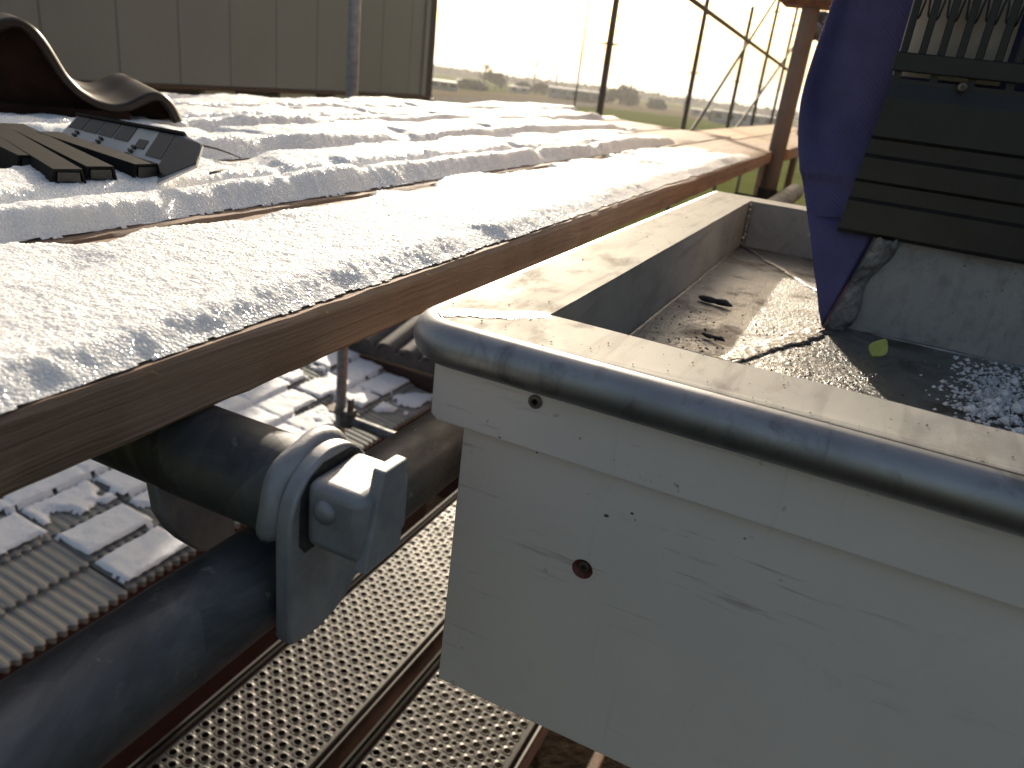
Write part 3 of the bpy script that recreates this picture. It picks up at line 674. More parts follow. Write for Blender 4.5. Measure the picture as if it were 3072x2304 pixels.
# round the outer corner of the flat
inx = np.clip(XO+rc-Xg, 0, None); iny = np.clip(YO+rc-Yg, 0, None); dd = np.hypot(inx, iny)
sc = np.where(dd > rc, rc/np.maximum(dd, 1e-9), 1.0)
Xg = np.where(dd > rc, XO+rc-inx*sc, Xg); Yg = np.where(dd > rc, YO+rc-iny*sc, Yg)
heightmesh('rim_top', Xg, Yg, Zg, keepg, M['zinc_sheet'], g)
# rounded nose swept round the outer corner
path = [(XO, y, -1, 0) for y in np.linspace(1.135, YO+rc, 40)]
path += [(XO+rc-rc*math.cos(t), YO+rc-rc*math.sin(t), -math.cos(t), -math.sin(t)) for t in np.linspace(0, math.pi/2, 14)[1:-1]]
path += [(x, YO, 0, -1) for x in np.linspace(XO+rc, XR, 70)]
angs = np.radians(np.concatenate([np.linspace(90, -90, 19), [-90]])); Pn = np.zeros((len(path), len(angs), 3))
for i, (x, y, nx_, ny_) in enumerate(path):
    for j, a in enumerate(angs):
        r = BR; off = r*math.cos(a) if j < 19 else -.012
        wob = .00012*math.sin(i*.37)
        Pn[i,j] = (x+nx_*(off+wob*(math.cos(a))), y+ny_*(off+wob*math.cos(a)), GZT-BR+BR*math.sin(a))
MB().grid(Pn).build('rim_nose', M['zinc_nose'], g, smooth=True)
def wall(name, p0, p1, z0, z1, mat, n=40, seed=1, thick=.0012, nrm=(0,1)):
    t = np.linspace(0, 1, n); zz = np.linspace(z1, z0, 8); P = np.zeros((n, 8, 3))
    for j in range(8):
        wob = .0008*(fbm(t*7, t*0+j*.6, seed, 2)-.5)*2*math.sin(math.pi*j/7)
        P[:,j,0] = p0[0]+(p1[0]-p0[0])*t+nrm[0]*wob; P[:,j,1] = p0[1]+(p1[1]-p0[1])*t+nrm[1]*wob; P[:,j,2] = zz[j]
    mb = MB(); mb.grid(P); return mb.build(name, M[mat], g, smooth=True)
wall('inner_wall', (XI, YI), (XI, YE), FLZ, GZT, 'zinc_sheet', 60, 1, nrm=(1,0))
wall('end_wall', (XI, YE), (-.005, YE), FLZ, GZT, 'zinc_sheet', 20, 2)
wall('front_inner_wall', (XI, YI), (XR, YI), FLZ, GZT, 'zinc_sheet', 60, 3)
wall('roof_side_wall', (-.004, YW), (XR, YW), FLZ, -.085, 'zinc_sheet', 60, 4)
wall('roof_side_wall', (-.005, YW+.075), (-.005, YE), FLZ, -.085, 'zinc_sheet', 30, 5, nrm=(1,0))
xs = np.concatenate([np.linspace(XI, .3, 150), np.linspace(.3, XR, 60)[1:]]); ysr = np.linspace(YI, YE, 200)
Xf, Yf = np.meshgrid(xs, ysr, indexing='ij')
rough_zone = np.exp(-((Xf+.08)/.09)**2-((Yf-.58)/.13)**2)
Zf = FLZ+.0009*(fbm(Xf*26, Yf*26, 14, 3)-.5)*2+.0022*rough_zone*(fbm(Xf*160, Yf*110, 15, 3)-.5)
heightmesh('gutter_floor', Xf, Yf, Zf, ((Xf[:-1,:-1] < -.005) | (Yf[:-1,:-1] < YW)), M['zinc_floor'], g)
def bead(name, pts, r, seed, flat=.45, mat='solder', parent=g):
    rs = random.Random(seed); n = 34; P = []
    for k in range(n+1):
        t = k/n*(len(pts)-1); i = min(int(t), len(pts)-2); q = Vector(pts[i]).lerp(Vector(pts[i+1]), t-i)
        P.append(q+Vector((rs.uniform(-1,1),rs.uniform(-1,1),0))*r*.28)
    mb = MB(); mb.tube(P, [r*rs.uniform(.85,1.15)*(1 if 0 < k < n else .4) for k in range(n+1)], 8)
    zz = sum(p.z for p in P)/len(P)
    return mb.build(name, M[mat], parent, smooth=True)
bead('solder_seam', [(XI+.002, YE-.002, FLZ), (XI+.002, YE-.002, -.16), (XI+.001, YE-.002, GZT-.002)], .0035, 4)
bead('solder_seam', [(-.006, .748, FLZ), (-.030, .680, FLZ-.001), (-.056, .605, FLZ-.001), (-.100, .48, FLZ-.001), (-.140, .41, FLZ-.001)], .0032, 5)
bead('solder_seam', [(XI+.003, YE-.004, FLZ-.0005), (-.11, 1.02, FLZ-.001), (-.05, .93, FLZ-.001), (-.008, .86, FLZ-.001)], .0022, 6)
bead('solder_seam', [(XI+.0015, YI+.01, FLZ), (XI+.0015, .75, FLZ), (XI+.0015, 1.08, FLZ)], .0016, 8)
bead('solder_seam', [(.02, YW-.001, FLZ), (.5, YW-.001, FLZ), (1.2, YW-.001, FLZ)], .0016, 9)
def patch_strip(name, p0, p1, halfw, zz, seed, mat, rise=.0009):
    p0 = np.array(p0); p1 = np.array(p1); L = np.linalg.norm(p1-p0); d = (p1-p0)/L; nn = np.array([-d[1], d[0]])
    t = np.linspace(0, 1, int(L/.0011)); q = np.linspace(-1, 1, int(halfw/.0005)); T, Q = np.meshgrid(t, q, indexing='ij')
    lim = .25+.95*fbm(T*L*75, np.sign(Q)*2.0+T*0, seed, 3)
    hgt = rise*(sstep(0, .25, lim-np.abs(Q))*(.6+.8*fbm(T*L*210, Q*halfw*210, seed+3, 3)))
    X = p0[0]+d[0]*T*L+nn[0]*Q*halfw; Y = p0[1]+d[1]*T*L+nn[1]*Q*halfw
    m_ = np.abs(Q) < lim; kp = m_[:-1,:-1] & m_[1:,1:]
    return heightmesh(name, X, Y, zz+hgt, kp, M[mat], g)
patch_strip('solder_patch', (-.1985, .3535), (XI+.000, YI-.001), .0095, GZT+.0003, 41, 'solder', .0004)
patch_strip('solder_patch', (-.012, .735), (-.142, .405), .013, FLZ+.0006, 43, 'solder', .0016)
patch_strip('solder_patch', (XI+.004, YE-.006), (-.010, .865), .007, FLZ+.0008, 45, 'solder', .0012)
# crumpled strip where wall and membrane meet
n = 60; t = np.linspace(0, 1, n); P = np.zeros((n, 9, 3))
cl = np.array([px(2468+t_*162, 992-t_*277, Y=.744) for t_ in t])
for j in range(9):
    u = j/8
    P[:,j,0] = cl[:,0]+u*(.016+.004*np.sin(t*9)); P[:,j,1] = .746+.009*u+.004*(fbm(t*14, t*0+j*.9, 33, 3)-.5)*2-.003*math.sin(u*3.14); P[:,j,2] = np.maximum(cl[:,2], FLZ+.001)+.003*(vnoise(t*40, t*0+j, 35)-.5)
mb = MB().grid(P); fl = mb.build('crumpled_flashing', M['lead_foil'], None, smooth=True)
tag(fl, 'crumpled grey flashing strip between the blue membrane and zinc wall', 'flashing')
sol = fl.modifiers.new('solid', 'SOLIDIFY'); sol.thickness = .0012
# things lying in the gutter
def leaf(p, size, rot, tilt=math.radians(42)):
    mb = MB(); N = 12; P = np.zeros((N, 5, 3))
    for i in range(N):
        t = i/(N-1); wv_ = size*.36*math.sin(math.pi*t**.8)*(1-.15*t)+.0003
        for j in range(5):
            u = (j/4-.5)*2; x = (t-.5)*size; y = u*wv_
            a_ = x*math.cos(rot)-y*math.sin(rot); b_ = x*math.sin(rot)+y*math.cos(rot)+size*.45
            P[i,j] = (p[0]+a_, p[1]-size*.3+b_*math.cos(tilt), p[2]+.0012+b_*math.sin(tilt)+.0022*u*u)
    mb.grid(P); return mb.build('leaf', M['leaf'], None, smooth=True)
lf = leaf(px(2628, 1075, Z=FLZ), .021, math.radians(70)); tag(lf, 'yellow-green fallen leaf lying on the gutter floor', 'leaf')
for k, (x, y, L, rot, r, lab) in enumerate(((2143, 905, .040, .55, .0032, 'dark twig-like scrap lying on the gutter floor'), (2140, 1012, .020, .35, .0018, 'small dark crumb on the gutter floor nearer the front rim'))):
    c = px(x, y, Z=FLZ+.003); mb = MB(); pts = []; rs = random.Random(k)
    for i in range(7):
        u = i/6-.5; pts.append((c[0]+u*L*math.cos(rot)+rs.uniform(-1,1)*r*.4, c[1]-u*L*math.sin(rot)*.4+rs.uniform(-1,1)*r*.4, c[2]+rs.uniform(-.2,.5)*r))
    mb.tube(pts, [r*v for v in (.4,.9,1.1,.8,1.0,1.1,.3)], 7); tag(mb.build('debris', M['debris_and_shade'], None, smooth=True), lab, 'debris')
# grit scattered on rim and floor
mb = MB(); rs = random.Random(5)
def crumb(mb, c, r):
    V = [(c[0]+dx_*r*rs.uniform(.6,1.3), c[1]+dy_*r*rs.uniform(.6,1.3), c[2]+dz_*r*rs.uniform(.5,1)) for dx_, dy_, dz_ in ((1,0,0),(-1,0,0),(0,1,0),(0,-1,0),(0,0,1),(0,0,-.5))]
    mb.add(V, [(0,2,4),(2,1,4),(1,3,4),(3,0,4),(2,0,5),(1,2,5),(3,1,5),(0,3,5)])
for k in range(84):
    if k < 42: c = (rs.uniform(XO, XI), rs.uniform(.36, 1.05), GZT+.0006)
    else: c = (rs.uniform(XO, .12), rs.uniform(YO, YI), GZT+.0006)
    crumb(mb, c, rs.choice((.0003,.0004,.0005,.0007)))
for k in range(330):
    crumb(mb, (rs.gauss(-.08,.05), rs.gauss(.58,.10), FLZ+.0016), rs.choice((.0006,.0009,.0014)))
tag(mb.build('dirt_grains', M['debris_and_shade']), 'scattered dark dirt grains on the zinc gutter', 'dirt', kind='stuff')
# snow crumbs in the right arm
mb = MB()
for k in range(1100):
    c = px(rs.gauss(2985, 70), rs.gauss(1190, 55), Z=FLZ+.002)
    if c[1] > YW-.01 or c[1] < YI+.005: continue
    crumb(mb, c, rs.choice((.0008,.0012,.0018,.0028)))
for k in range(40):
    c = px(rs.gauss(3040, 60), rs.gauss(1225, 40), Z=FLZ+.003)
    if YI+.01 < c[1] < YW-.02: crumb(mb, c, rs.uniform(.003,.007))
tag(mb.build('snow_crumbs', M['snow'], smooth=True), 'loose snow crumbs on the shaded gutter floor', 'snow', kind='stuff')
mb = MB()
for k in range(34):
    c = px(rs.gauss(2560, 60), rs.gauss(1135, 25), Z=FLZ+.0012)
    if YI+.004 < c[1] < YW: 
        r = rs.uniform(.0008,.0019); mb.tube([(c[0],c[1],c[2]-.0004),(c[0],c[1],c[2]+r*.35),(c[0],c[1],c[2]+r*.7),(c[0],c[1],c[2]+r*.85)], [r,r*.9,r*.5,r*.1], 8)
tag(mb.build('water_drops', M['wet_drop'], smooth=True), 'tiny melt-water drops on the gutter floor', 'water drops', kind='stuff')

# ================================================================== WHITE FASCIA
f = empty('fascia_box', (0, .36, -.385)); tag(f, 'white painted fascia of two overlapping boards under the zinc rim', 'fascia')
def board(name, poly, a, b, axis, par, bev=.0012):
    o = MB().prism(poly, axis, a, b).build(name, M['white_board'], par); m_ = o.modifiers.new('bevel', 'BEVEL'); m_.width = bev; m_.segments = 2; m_.limit_method = 'ANGLE'; return o
ub = board('upper_board', [(-.197, -.1455), (XR, -.1455), (XR, -.1912), (-.1925, -.1912), (-.197, -.1880)], .350, .368, 'y', f)
lb = board('lower_board', [(-.1785, -.1900), (XR, -.1900), (XR, -.3860), (-.1785, -.3805)], .3570, .372, 'y', f)
board('side_board', [(.3685, -.1455), (1.12, -.1455), (1.12, -.1912), (.3685, -.1912)], -.197, -.181, 'x', f)
board('lower_side_board', [(.3725, -.1915), (1.12, -.1915), (1.12, -.3800), (.3725, -.3800)], -.1783, -.164, 'x', f)
MB().box((-.163, .374, -.378), (XR, 1.115, -.366)).build('soffit', M['white_board'], f)
def drill(o, c, r, depth):
    cut = MB().tube([(c[0], c[1]-.01, c[2]), (c[0], c[1]+depth, c[2])], r, 40).build('cutter', None)
    md = o.modifiers.new('hole', 'BOOLEAN'); md.operation = 'DIFFERENCE'; md.object = cut; md.solver = 'EXACT'
    dg = bpy.context.evaluated_depsgraph_get(); me = bpy.data.meshes.new_from_object(o.evaluated_get(dg))
    o.modifiers.clear(); o.data = me; bpy.data.objects.remove(cut)
def screw(parent, c, r, recess=None):
    if recess:
        # countersunk hole: dark copper cone with the screw deep inside
        mb = MB(); n = 28; V = []; F = []
        rings = [(recess, -.0001), (recess*.98, .0003), (recess*.60, .0036), (recess*.02, .0038)]
        for rr, dy in rings: V += [(c[0]+rr*math.cos(2*math.pi*k/n), c[1]+dy-.0002, c[2]+rr*math.sin(2*math.pi*k/n)) for k in range(n)]
        for L in range(3):
            for k in range(n): k2 = (k+1) % n; F.append((L*n+k, L*n+k2, (L+1)*n+k2, (L+1)*n+k))
        mb.add(V, F).build('countersink', M['copper_recess'], parent, smooth=True, angle=30)
    mb = MB(); n = 28; yy = c[1]-(.0016 if not recess else -.0018)
    prof = [(r, yy+.0016), (r, yy+.0005), (r*.86, yy), (r*.5, yy-.0001)]
    V = []; F = []
    for rr, y_ in prof: V += [(c[0]+rr*math.cos(2*math.pi*k/n), y_, c[2]+rr*math.sin(2*math.pi*k/n)) for k in range(n)]
    for L in range(3):
        for k in range(n): k2 = (k+1) % n; F.append((L*n+k, L*n+k2, (L+1)*n+k2, (L+1)*n+k))
    star = [(r*(.5 if k % 2 else .30)*math.cos(2*math.pi*k/12+.3), r*(.5 if k % 2 else .30)*math.sin(2*math.pi*k/12+.3)) for k in range(12)]
    o = mb.add(V, F).build('screw', M['screw_steel'], parent, smooth=True, angle=30)
    mb = MB(); st = [(c[0]+a, c[2]+b) for a, b in star]
    V = [(c[0]+r*.52*math.cos(2*math.pi*k/12), yy-.0001, c[2]+r*.52*math.sin(2*math.pi*k/12)) for k in range(12)]+[(a, yy-.0001, b) for a, b in st]+[(c[0]+(a-c[0])*.8, yy+.0016, c[2]+(b-c[2])*.8) for a, b in st]
    F = [(k, (k+1) % 12, 12+(k+1) % 12, 12+k) for k in range(12)]+[(12+k, 12+(k+1) % 12, 24+(k+1) % 12, 24+k) for k in range(12)]+[tuple(24+k for k in range(12))]
    mb.add(V, F).build('screw_socket', M['debris_and_shade'], o)
c = px(1607, 1204, Y=.350); screw(f, c, .0039)
c = px(1747, 1707, Y=.357); bpy.context.view_layer.update(); drill(lb, c, .0062, .0045); screw(f, c, .0034, .0061)

# ================================================================== HOUSE ROOF EDGE AT THE RIGHT
h = empty('brick_house', (1.0, 1.2, GZ)); tag(h, 'brick house under the eaves at the right', 'house')
MB().box((.02, .80, GZ), (5.0, 6.0, -.20)).build('wall', M['brick'], h)
mb = MB(); mb.add([(-.018, .800, .02), (5.0, .800, .02), (5.0, 3.4, 1.75), (-.018, 3.4, 1.75), (-.018, .800, -.02), (5.0, .800, -.02), (5.0, 3.4, 1.71), (-.018, 3.4, 1.71)],
                  [(0,1,2,3),(7,6,5,4),(0,4,5,1),(1,5,6,2),(2,6,7,3),(3,7,4,0)]); mb.build('roof', M['beige_timber'], h)
# membrane sheet
zs = [.40, .30, .20, .12, .079, .028, -.0067, -.047, -.0958, -.14, -.175, -.1895]
edge_px = {.079: (2500, 0), .028: (2430, 200), -.0067: (2400, 330), -.047: (2397, 480), -.0958: (2425, 660), -.14: (2443, 815), -.175: (2457, 930), -.1895: (2465, 987)}
rows = [(-.070, .40), (-.072, .32), (-.074, .24), (-.0765, .16)]
for k, (x, y) in sorted(edge_px.items(), key=lambda t_: -t_[0]):
    yy = float(np.interp(-k, [.02, .096, .104, .16], [.795, .762, .759, .745]))
    q = px(x, y, Y=yy); rows.append((float(q[0]), float(q[2]), yy))
rows = [r if len(r) == 3 else (r[0], r[1], .795) for r in rows]
ts = np.linspace(0, len(rows)-1, 90); P = np.zeros((90, 40, 3)); ra = np.array(rows)
xl = np.interp(ts, range(len(rows)), ra[:,0]); zl = np.interp(ts, range(len(rows)), ra[:,1]); yl = np.interp(ts, range(len(rows)), ra[:,2])
k9 = np.ones(7)/7
xl = np.convolve(np.pad(xl, 3, mode='edge'), k9, 'valid'); yl = np.convolve(np.pad(yl, 3, mode='edge'), k9, 'valid')
for j in range(40):
    u = (j/39)**1.5
    foil_x = np.interp(zl, [px(2468, 992, Y=.752)[2], px(2630, 715, Y=.752)[2]], [px(2468, 992, Y=.752)[0], px(2630, 715, Y=.752)[0]])
    xr = np.where(zl > -.094, .45, np.maximum(foil_x+.004, xl+.001))
    xx = xl+(xr-xl)*u
    P[:,j,0] = xx; P[:,j,2] = np.maximum(zl, FLZ+.0006)
    inside = 1-np.clip((xx-(foil_x-.004))/.006, 0, 1)
    P[:,j,1] = .795+(yl-.795)*inside+.012*np.sin(zl*17)*np.exp(-((xx-xl)/.05)**2)*(zl > -.06)-.014*np.exp(-((xx-xl)/.012)**2)*np.clip((zl+.06)/.06, 0, 1)+.003*np.sin(xx*60+zl*20)*np.clip((xx-xl)/.03, 0, 1)
mb = MB().grid(P); o = mb.build('roof_membrane', M['blue_membrane'], None, smooth=True)
tag(o, 'dark blue woven roofing membrane hanging into the gutter corner', 'membrane')
sol = o.modifiers.new('solid', 'SOLIDIFY'); sol.thickness = .0006
# fray along the membrane edge
mb = MB()
for k in range(70):
    i = rs.randrange(4, 89); p_ = P[i,0]; mb.tube([(p_[0]+.001, p_[1], p_[2]), (p_[0]-rs.uniform(.0008,.003), p_[1]-.001, p_[2]+rs.uniform(-.002,.002))], [.00022,.0001], 3)
tag(mb.build('frayed_threads', M['white_board'], o), kind='stuff')
# timber behind the comb
o = MB().box((-.0165, .774, .030), (.064, .786, .32)).build('timber_batten', M['beige_timber']); tag(o, 'beige timber batten showing behind the black comb teeth', 'timber')
# comb filler
cb = empty('eaves_comb', (0, .76, -.10)); tag(cb, 'black plastic eaves filler with upright comb teeth above the gutter', 'eaves filler')
prof = [(.752,-.1020),(.7495,-.0985),(.7495,-.074),(.7535,-.071),(.7535,-.058),(.7500,-.055),(.7500,-.037),(.7545,-.034),(.7545,-.022),(.7510,-.019),(.7520,.012),(.7560,.0235),(.7560,.0270),(.7700,.0270),(.7700,-.1020)]
mb = MB(); n = len(prof)
def left_x(zz): return -.0255+(zz+.102)/.13*.0105
V = [(left_x(b), a, b) for a, b in prof]+[(XR, a, b) for a, b in prof]
mb.add(V, [tuple(range(n)), tuple(range(2*n-1, n-1, -1))]+[(i, n+i, n+(i+1) % n, (i+1) % n) for i in range(n)]); mb.build('body', M['black_plastic'], cb)
MB().box((-.0185, .7525, .0325), (XR, .762, .0470), .001).build('comb_rail', M['black_plastic'], cb)
for k in range(0, 60):
    x = -.0125+.0138*k
    if x > XR: break
    MB().box((x-.003, .758, .0265), (x+.003, .762, .0335)).build('link', M['black_plastic'], cb) if k % 2 == 0 else None
    mb = MB().box((x-.0029, .7545, .0465), (x+.0029, .7605, .30), .0008); mb.build('tooth', M['black_plastic'], cb)
    pts = []
    for i in range(13):
        t_ = i/12; pts.append((x+.0025+.0088*t_, .7575, .0725+.0200*math.sin(math.pi*np.clip((t_-.12)/.76, 0, 1))**1.5+.002*t_))
    MB().tube(pts, .0010, 6).build('bridge', M['black_plastic'], cb)
c = px(2888, 261, Y=.7505)
mb = MB(); mb.tube([(c[0], .7525, c[2]), (c[0], .7505, c[2]), (c[0], .7495, c[2])], [.0034,.0034,.0022], 18); sc_ = mb.build('screw', M['screw_steel'], cb, smooth=True, angle=40)
MB().tube([(c[0], .7494, c[2]), (c[0], .7492, c[2])], .0016, 8).build('screw_socket', M['debris_and_shade'], sc_)
# ================================================================== THINGS ON THE DECK
# clay tile, its wavy end facing the camera, its length running away along the deck
rt = empty('clay_tile', (-.95, .85, DZ+.012)); tag(rt, 'dark glazed wavy clay roof tile lying on the snowy deck', 'roof tile')
keyp = [(-70,120),(-30,72),(0,54),(40,46),(85,60),(125,100),(160,150),(187,200),(222,250),(270,288),(320,312),(365,316),(405,300),(440,278),(470,270),(500,282),(525,310),(545,350),(552,372)]
td = np.array([-.85, .5268, 0.0]); tside = np.array([.5268, .85, 0.0])
def pxn(x, y, nrm, c):
    v = RC.T @ np.array([(x-CX)/FPX, (y-CY)/FPX, 1.0]); return v*c/(v @ nrm)
cdist = float(px(552, 372, Z=DZ+.014) @ td)
pa = np.array([pxn(a, b, td, cdist) for a, b in keyp])
pu = pa @ tside; pz = pa[:,2]
sarc = np.concatenate([[0], np.cumsum(np.hypot(np.diff(pu), np.diff(pz)))]); tt = np.linspace(0, sarc[-1], 90)
cu = np.interp(tt, sarc, pu); cz = np.interp(tt, sarc, pz); ker = np.ones(9)/9
cu = np.convolve(np.pad(cu, 4, mode='edge'), ker, 'valid'); cz = np.convolve(np.pad(cz, 4, mode='edge'), ker, 'valid')
du = np.gradient(cu); dz_ = np.gradient(cz); ln = np.hypot(du, dz_); nu, nz = dz_/ln, -du/ln
TH = .012; low = DZ+.008
LL = np.concatenate([[0, .001, .004], np.linspace(.012, .34, 22)])
P = np.zeros((len(LL), 90, 3)); Q = P.copy()
for i, l_ in enumerate(LL):
    r_ = max(0, .004-l_)*.7
    for G_, off in ((P, r_), (Q, TH-r_)):
        uu = cu+nu*off; zz = np.maximum(cz+nz*off, low-.001*(G_ is Q))
        G_[i] = td*(cdist+l_)+np.outer(uu, tside); G_[i,:,2] = zz
mb = MB(); mb.grid(P); n0 = len(mb.v); mb.grid(Q); L_ = (len(LL)-1)*90
for j in range(89): mb.f.append((j, j+1, n0+j+1, n0+j)); mb.f.append((L_+j, L_+j+1, n0+L_+j+1, n0+L_+j))
for jj in (0, 89): mb.f += [(i*90+jj, (i+1)*90+jj, n0+(i+1)*90+jj, n0+i*90+jj) for i in range(len(LL)-1)]
mb.build('tile_shell', M['glazed_clay'], rt, smooth=True, angle=50)
def rib_under(l0, l1, j0, j1, name):
    pts = [(cu[j]+nu[j]*TH*.7, cz[j]+nz[j]*TH*.7) for j in range(j0, j1, 2)]
    pts = [(a, max(b, low+.001)) for a, b in pts]; pts += [(pts[-1][0], low), (pts[0][0], low)]; n = len(pts)
    V = [td*(cdist+l)+tside*u+np.array([0,0,1.])*z_ for l in (l0, l1) for u, z_ in pts]
    MB().add(V, [tuple(range(n)), tuple(range(2*n-1, n-1, -1))]+[(i, (i+1) % n, n+(i+1) % n, n+i) for i in range(n)]).build(name, M['raw_clay'], rt)
rib_under(.045, .060, 2, 62, 'cross_rib'); rib_under(.06, .075, 64, 88, 'cross_rib')
V = [td*(cdist+l)+tside*u+np.array([0,0,1.])*z_ for l in (.0, .05) for u, z_ in ((cu[0], low+.002), (cu[62], low+.002), (cu[62], low+.016), (cu[0], low+.016))]
MB().add(V, [(0,1,2,3),(7,6,5,4),(0,4,5,1),(1,5,6,2),(2,6,7,3),(3,7,4,0)]).build('nib_rail', M['raw_clay'], rt)
# black plastic tray
pt = empty('plastic_tray', (-.62, .45, DZ+.012)); tag(pt, 'black ribbed plastic vent tray lying tilted on the snowy deck', 'plastic tray')
BLp = np.array(px(155, 440, Z=-.128)); BRp = np.array(px(478, 556, Z=-.1265))
TLp = np.array(px(237, 351, Z=-.102))
nrmP = np.cross(BRp-BLp, TLp-BLp); nrmP /= np.linalg.norm(nrmP)
if nrmP[2] < 0: nrmP = -nrmP
pc = float(BLp @ nrmP); TRp = pxn(560, 412, nrmP, pc); TIP = pxn(612, 441, nrmP, pc); RLp = pxn(592, 503, nrmP, pc)
def on(u, v): return (BLp*(1-u)+BRp*u)*(1-v)+(TLp*(1-u)+TRp*u)*v
def slab(name, pts, th, mat, off=0.0):
    n = len(pts); mb = MB(); A = [np.array(p)+nrmP*(off+th) for p in pts]; B = [np.array(p)+nrmP*off for p in pts]
    mb.add(A+B, [tuple(range(n)), tuple(range(2*n-1, n-1, -1))]+[(i, (i+1) % n, n+(i+1) % n, n+i) for i in range(n)]); return mb.build(name, M[mat], pt)
slab('panel', [BLp, BRp, RLp, TIP, TRp, TLp], .002, 'pale_plastic')
for k in range(4): slab('cell', [on(.02+.15*k, .60), on(.155+.15*k, .60), on(.155+.15*k, .97), on(.02+.15*k, .97)], .0006, 'black_plastic', .0022)
slab('cell', [on(.68, .52), on(.76, .52), on(.76, .72), on(.68, .72)], .0006, 'black_plastic', .0022)
slab('cell', [on(.80, .42), on(.93, .42), on(.93, .96), on(.80, .96)], .0006, 'black_plastic', .0022)
slab('cell', [on(.94, .10), on(1.0, .10), RLp*.9+TIP*.1, TIP*.92+on(1,.9)*.08, on(.94, .96)], .0006, 'black_plastic', .0022)
for k, u in enumerate((.12, .36, .66)):
    for q in range(3): slab('clip', [on(u+.006*q, .30+.09*q), on(u+.03+.006*q, .30+.09*q), on(u+.03+.006*q, .34+.09*q), on(u+.006*q, .34+.09*q)], .003, 'black_plastic', .002)
# bent top flange
slab('flange', [on(0, .97), on(1, .97), on(1, 1.03), on(0, 1.03)], .0045, 'grey_plastic')
# channel ribs in front of the panel
ribs = [((430, 470), (1290, 770)), ((120, 395), (890, 800)), ((-60, 400), (610, 830)), ((-260, 420), (300, 700))]
for k, (a_, b_) in enumerate(ribs):
    A = np.array(px(a_[0]*.3436, 280+a_[1]*.3436, Z=-.124)); B = np.array(px(b_[0]*.3436, 280+b_[1]*.3436, Z=-.1255))
    d = B-A; d[2] = 0; L = np.linalg.norm(d); d /= L; s_ = np.array([-d[1], d[0], 0.])
    prof = [(-.016,-.002),(-.011,.0),(-.0085,.0125),(.0085,.0125),(.011,.0),(.016,-.002),(.016,.0),(.0125,.002),(.0100,.0145),(-.0100,.0145),(-.0125,.002),(-.016,.0)]
    V = []
    for q in (A, B):
        for u, v in prof: w_ = q+s_*u; V.append((w_[0], w_[1], max(w_[2]+v, DZ+.008)))
    n = len(prof); mb = MB(); mb.add(V, [(i, (i+1) % n, n+(i+1) % n, n+i) for i in range(n)]+[tuple(range(n)), tuple(range(2*n-1, n-1, -1))]); mb.build('rib', M['grey_plastic'], pt)
    q = B+d*.001; mb = MB()
    V = [(q+s_*u+np.array([0,0,v])) for u, v in ((-.0085,.001),(.0085,.001),(.0075,.012),(-.0075,.012))]; V2 = [v_-d*.004 for v_ in V]
    mb.add(V+V2, [(0,1,2,3),(7,6,5,4),(0,4,5,1),(1,5,6,2),(2,6,7,3),(3,7,4,0)]); mb.build('rib_end', M['black_plastic'], pt)
# stalks
for pts_, lab in ((((606,436),(650,446),(690,460),(722,474)), 'thin bent stalk reaching right from the plastic tray over the snow'), (((630,520),(655,514),(668,508)), 'short dry twig on the snow right of the plastic tray')):
    mb = MB(); P_ = [px(a, b, Z=-.1145) for a, b in pts_]; mb.tube(P_, [.0011, .001, .0009, .0005][:len(P_)], 6)
    tag(mb.build('dry_stalk', M['debris_and_shade'], None, smooth=True), lab, 'stalk')

# ================================================================== LOWER TILED ROOF
EX, EZ, RS = -2.74, -2.55, math.tan(math.radians(10))
tr_ = empty('tiled_roof', (EX, 2.5, GZ)); tag(tr_, 'lower roof of ribbed grey tiles seen under the deck', 'roof')
TWd, TL, TEX = .42, .37, .265
def tile_mesh():
    n = 33; ys_ = np.linspace(.002, TWd-.002, n); rib = np.where(np.arange(n) % 4 < 2, .0, .006); top = MB()
    prof = [(0, 0.0), (.04, .0), (TL*.5, 0), (TL, 0)]
    P = np.zeros((n, 6, 3))
    for i in range(n):
        tooth = .024 if (i % 4) in (2, 3) else 0.0
        for j, (u, zz) in enumerate(((0+tooth, -.030), (0+tooth, .0), (-.02, .0), (-TL*.4, .0), (-TL*.7, 0), (-TL, .0))):
            P[i,j] = (u, ys_[i], zz+(rib[i] if j > 0 else 0)+.022*(1+u/TL if u < 0 else 1))
    mb = MB().grid(P)
    for i, j in ((0, 0), (n-1, 0)):
        pass
    me = bpy.data.meshes.new('tile'); me.from_pydata(mb.v, [], mb.f); me.update(); me.materials.append(M['concrete_tile']); return me
tme = tile_mesh(); tilt = math.atan(RS); ROWS, COLS = 8, 11
for r_ in range(ROWS):
    for c_ in range(COLS):
        o = bpy.data.objects.new('tile', tme); COL.objects.link(o); o.parent = tr_; o.matrix_parent_inverse = Matrix.Translation(-Vector(tr_.location))
        y_ = .38+c_*TWd+(TWd/2 if r_ % 2 else 0)*0; x_ = EX-r_*TEX
        o.location = (x_+random.uniform(-.006,.006), y_, EZ+(EX-x_)*RS+random.uniform(-.003,.003)); o.rotation_euler = (random.uniform(-.008,.008), tilt, random.uniform(-.012,.012))
MB().box((EX-2.6, .5, GZ), (EX-.10, .5+COLS*TWd, EZ-.06)).build('wall', M['red_fascia'], tr_)
MB().prism([(EX-.09, EZ-.04), (EX-2.5, EZ-.04+2.4*RS), (EX-2.5, EZ-.09+2.4*RS), (EX-.09, EZ-.09)], 'y', .52, .48+COLS*TWd).build('deck_board', M['dark_tile'], tr_)
MB().box((EX-.09, .5, EZ-.24), (EX-.05, .5+COLS*TWd, EZ-.03), .004).build('fascia', M['red_fascia'], tr_)
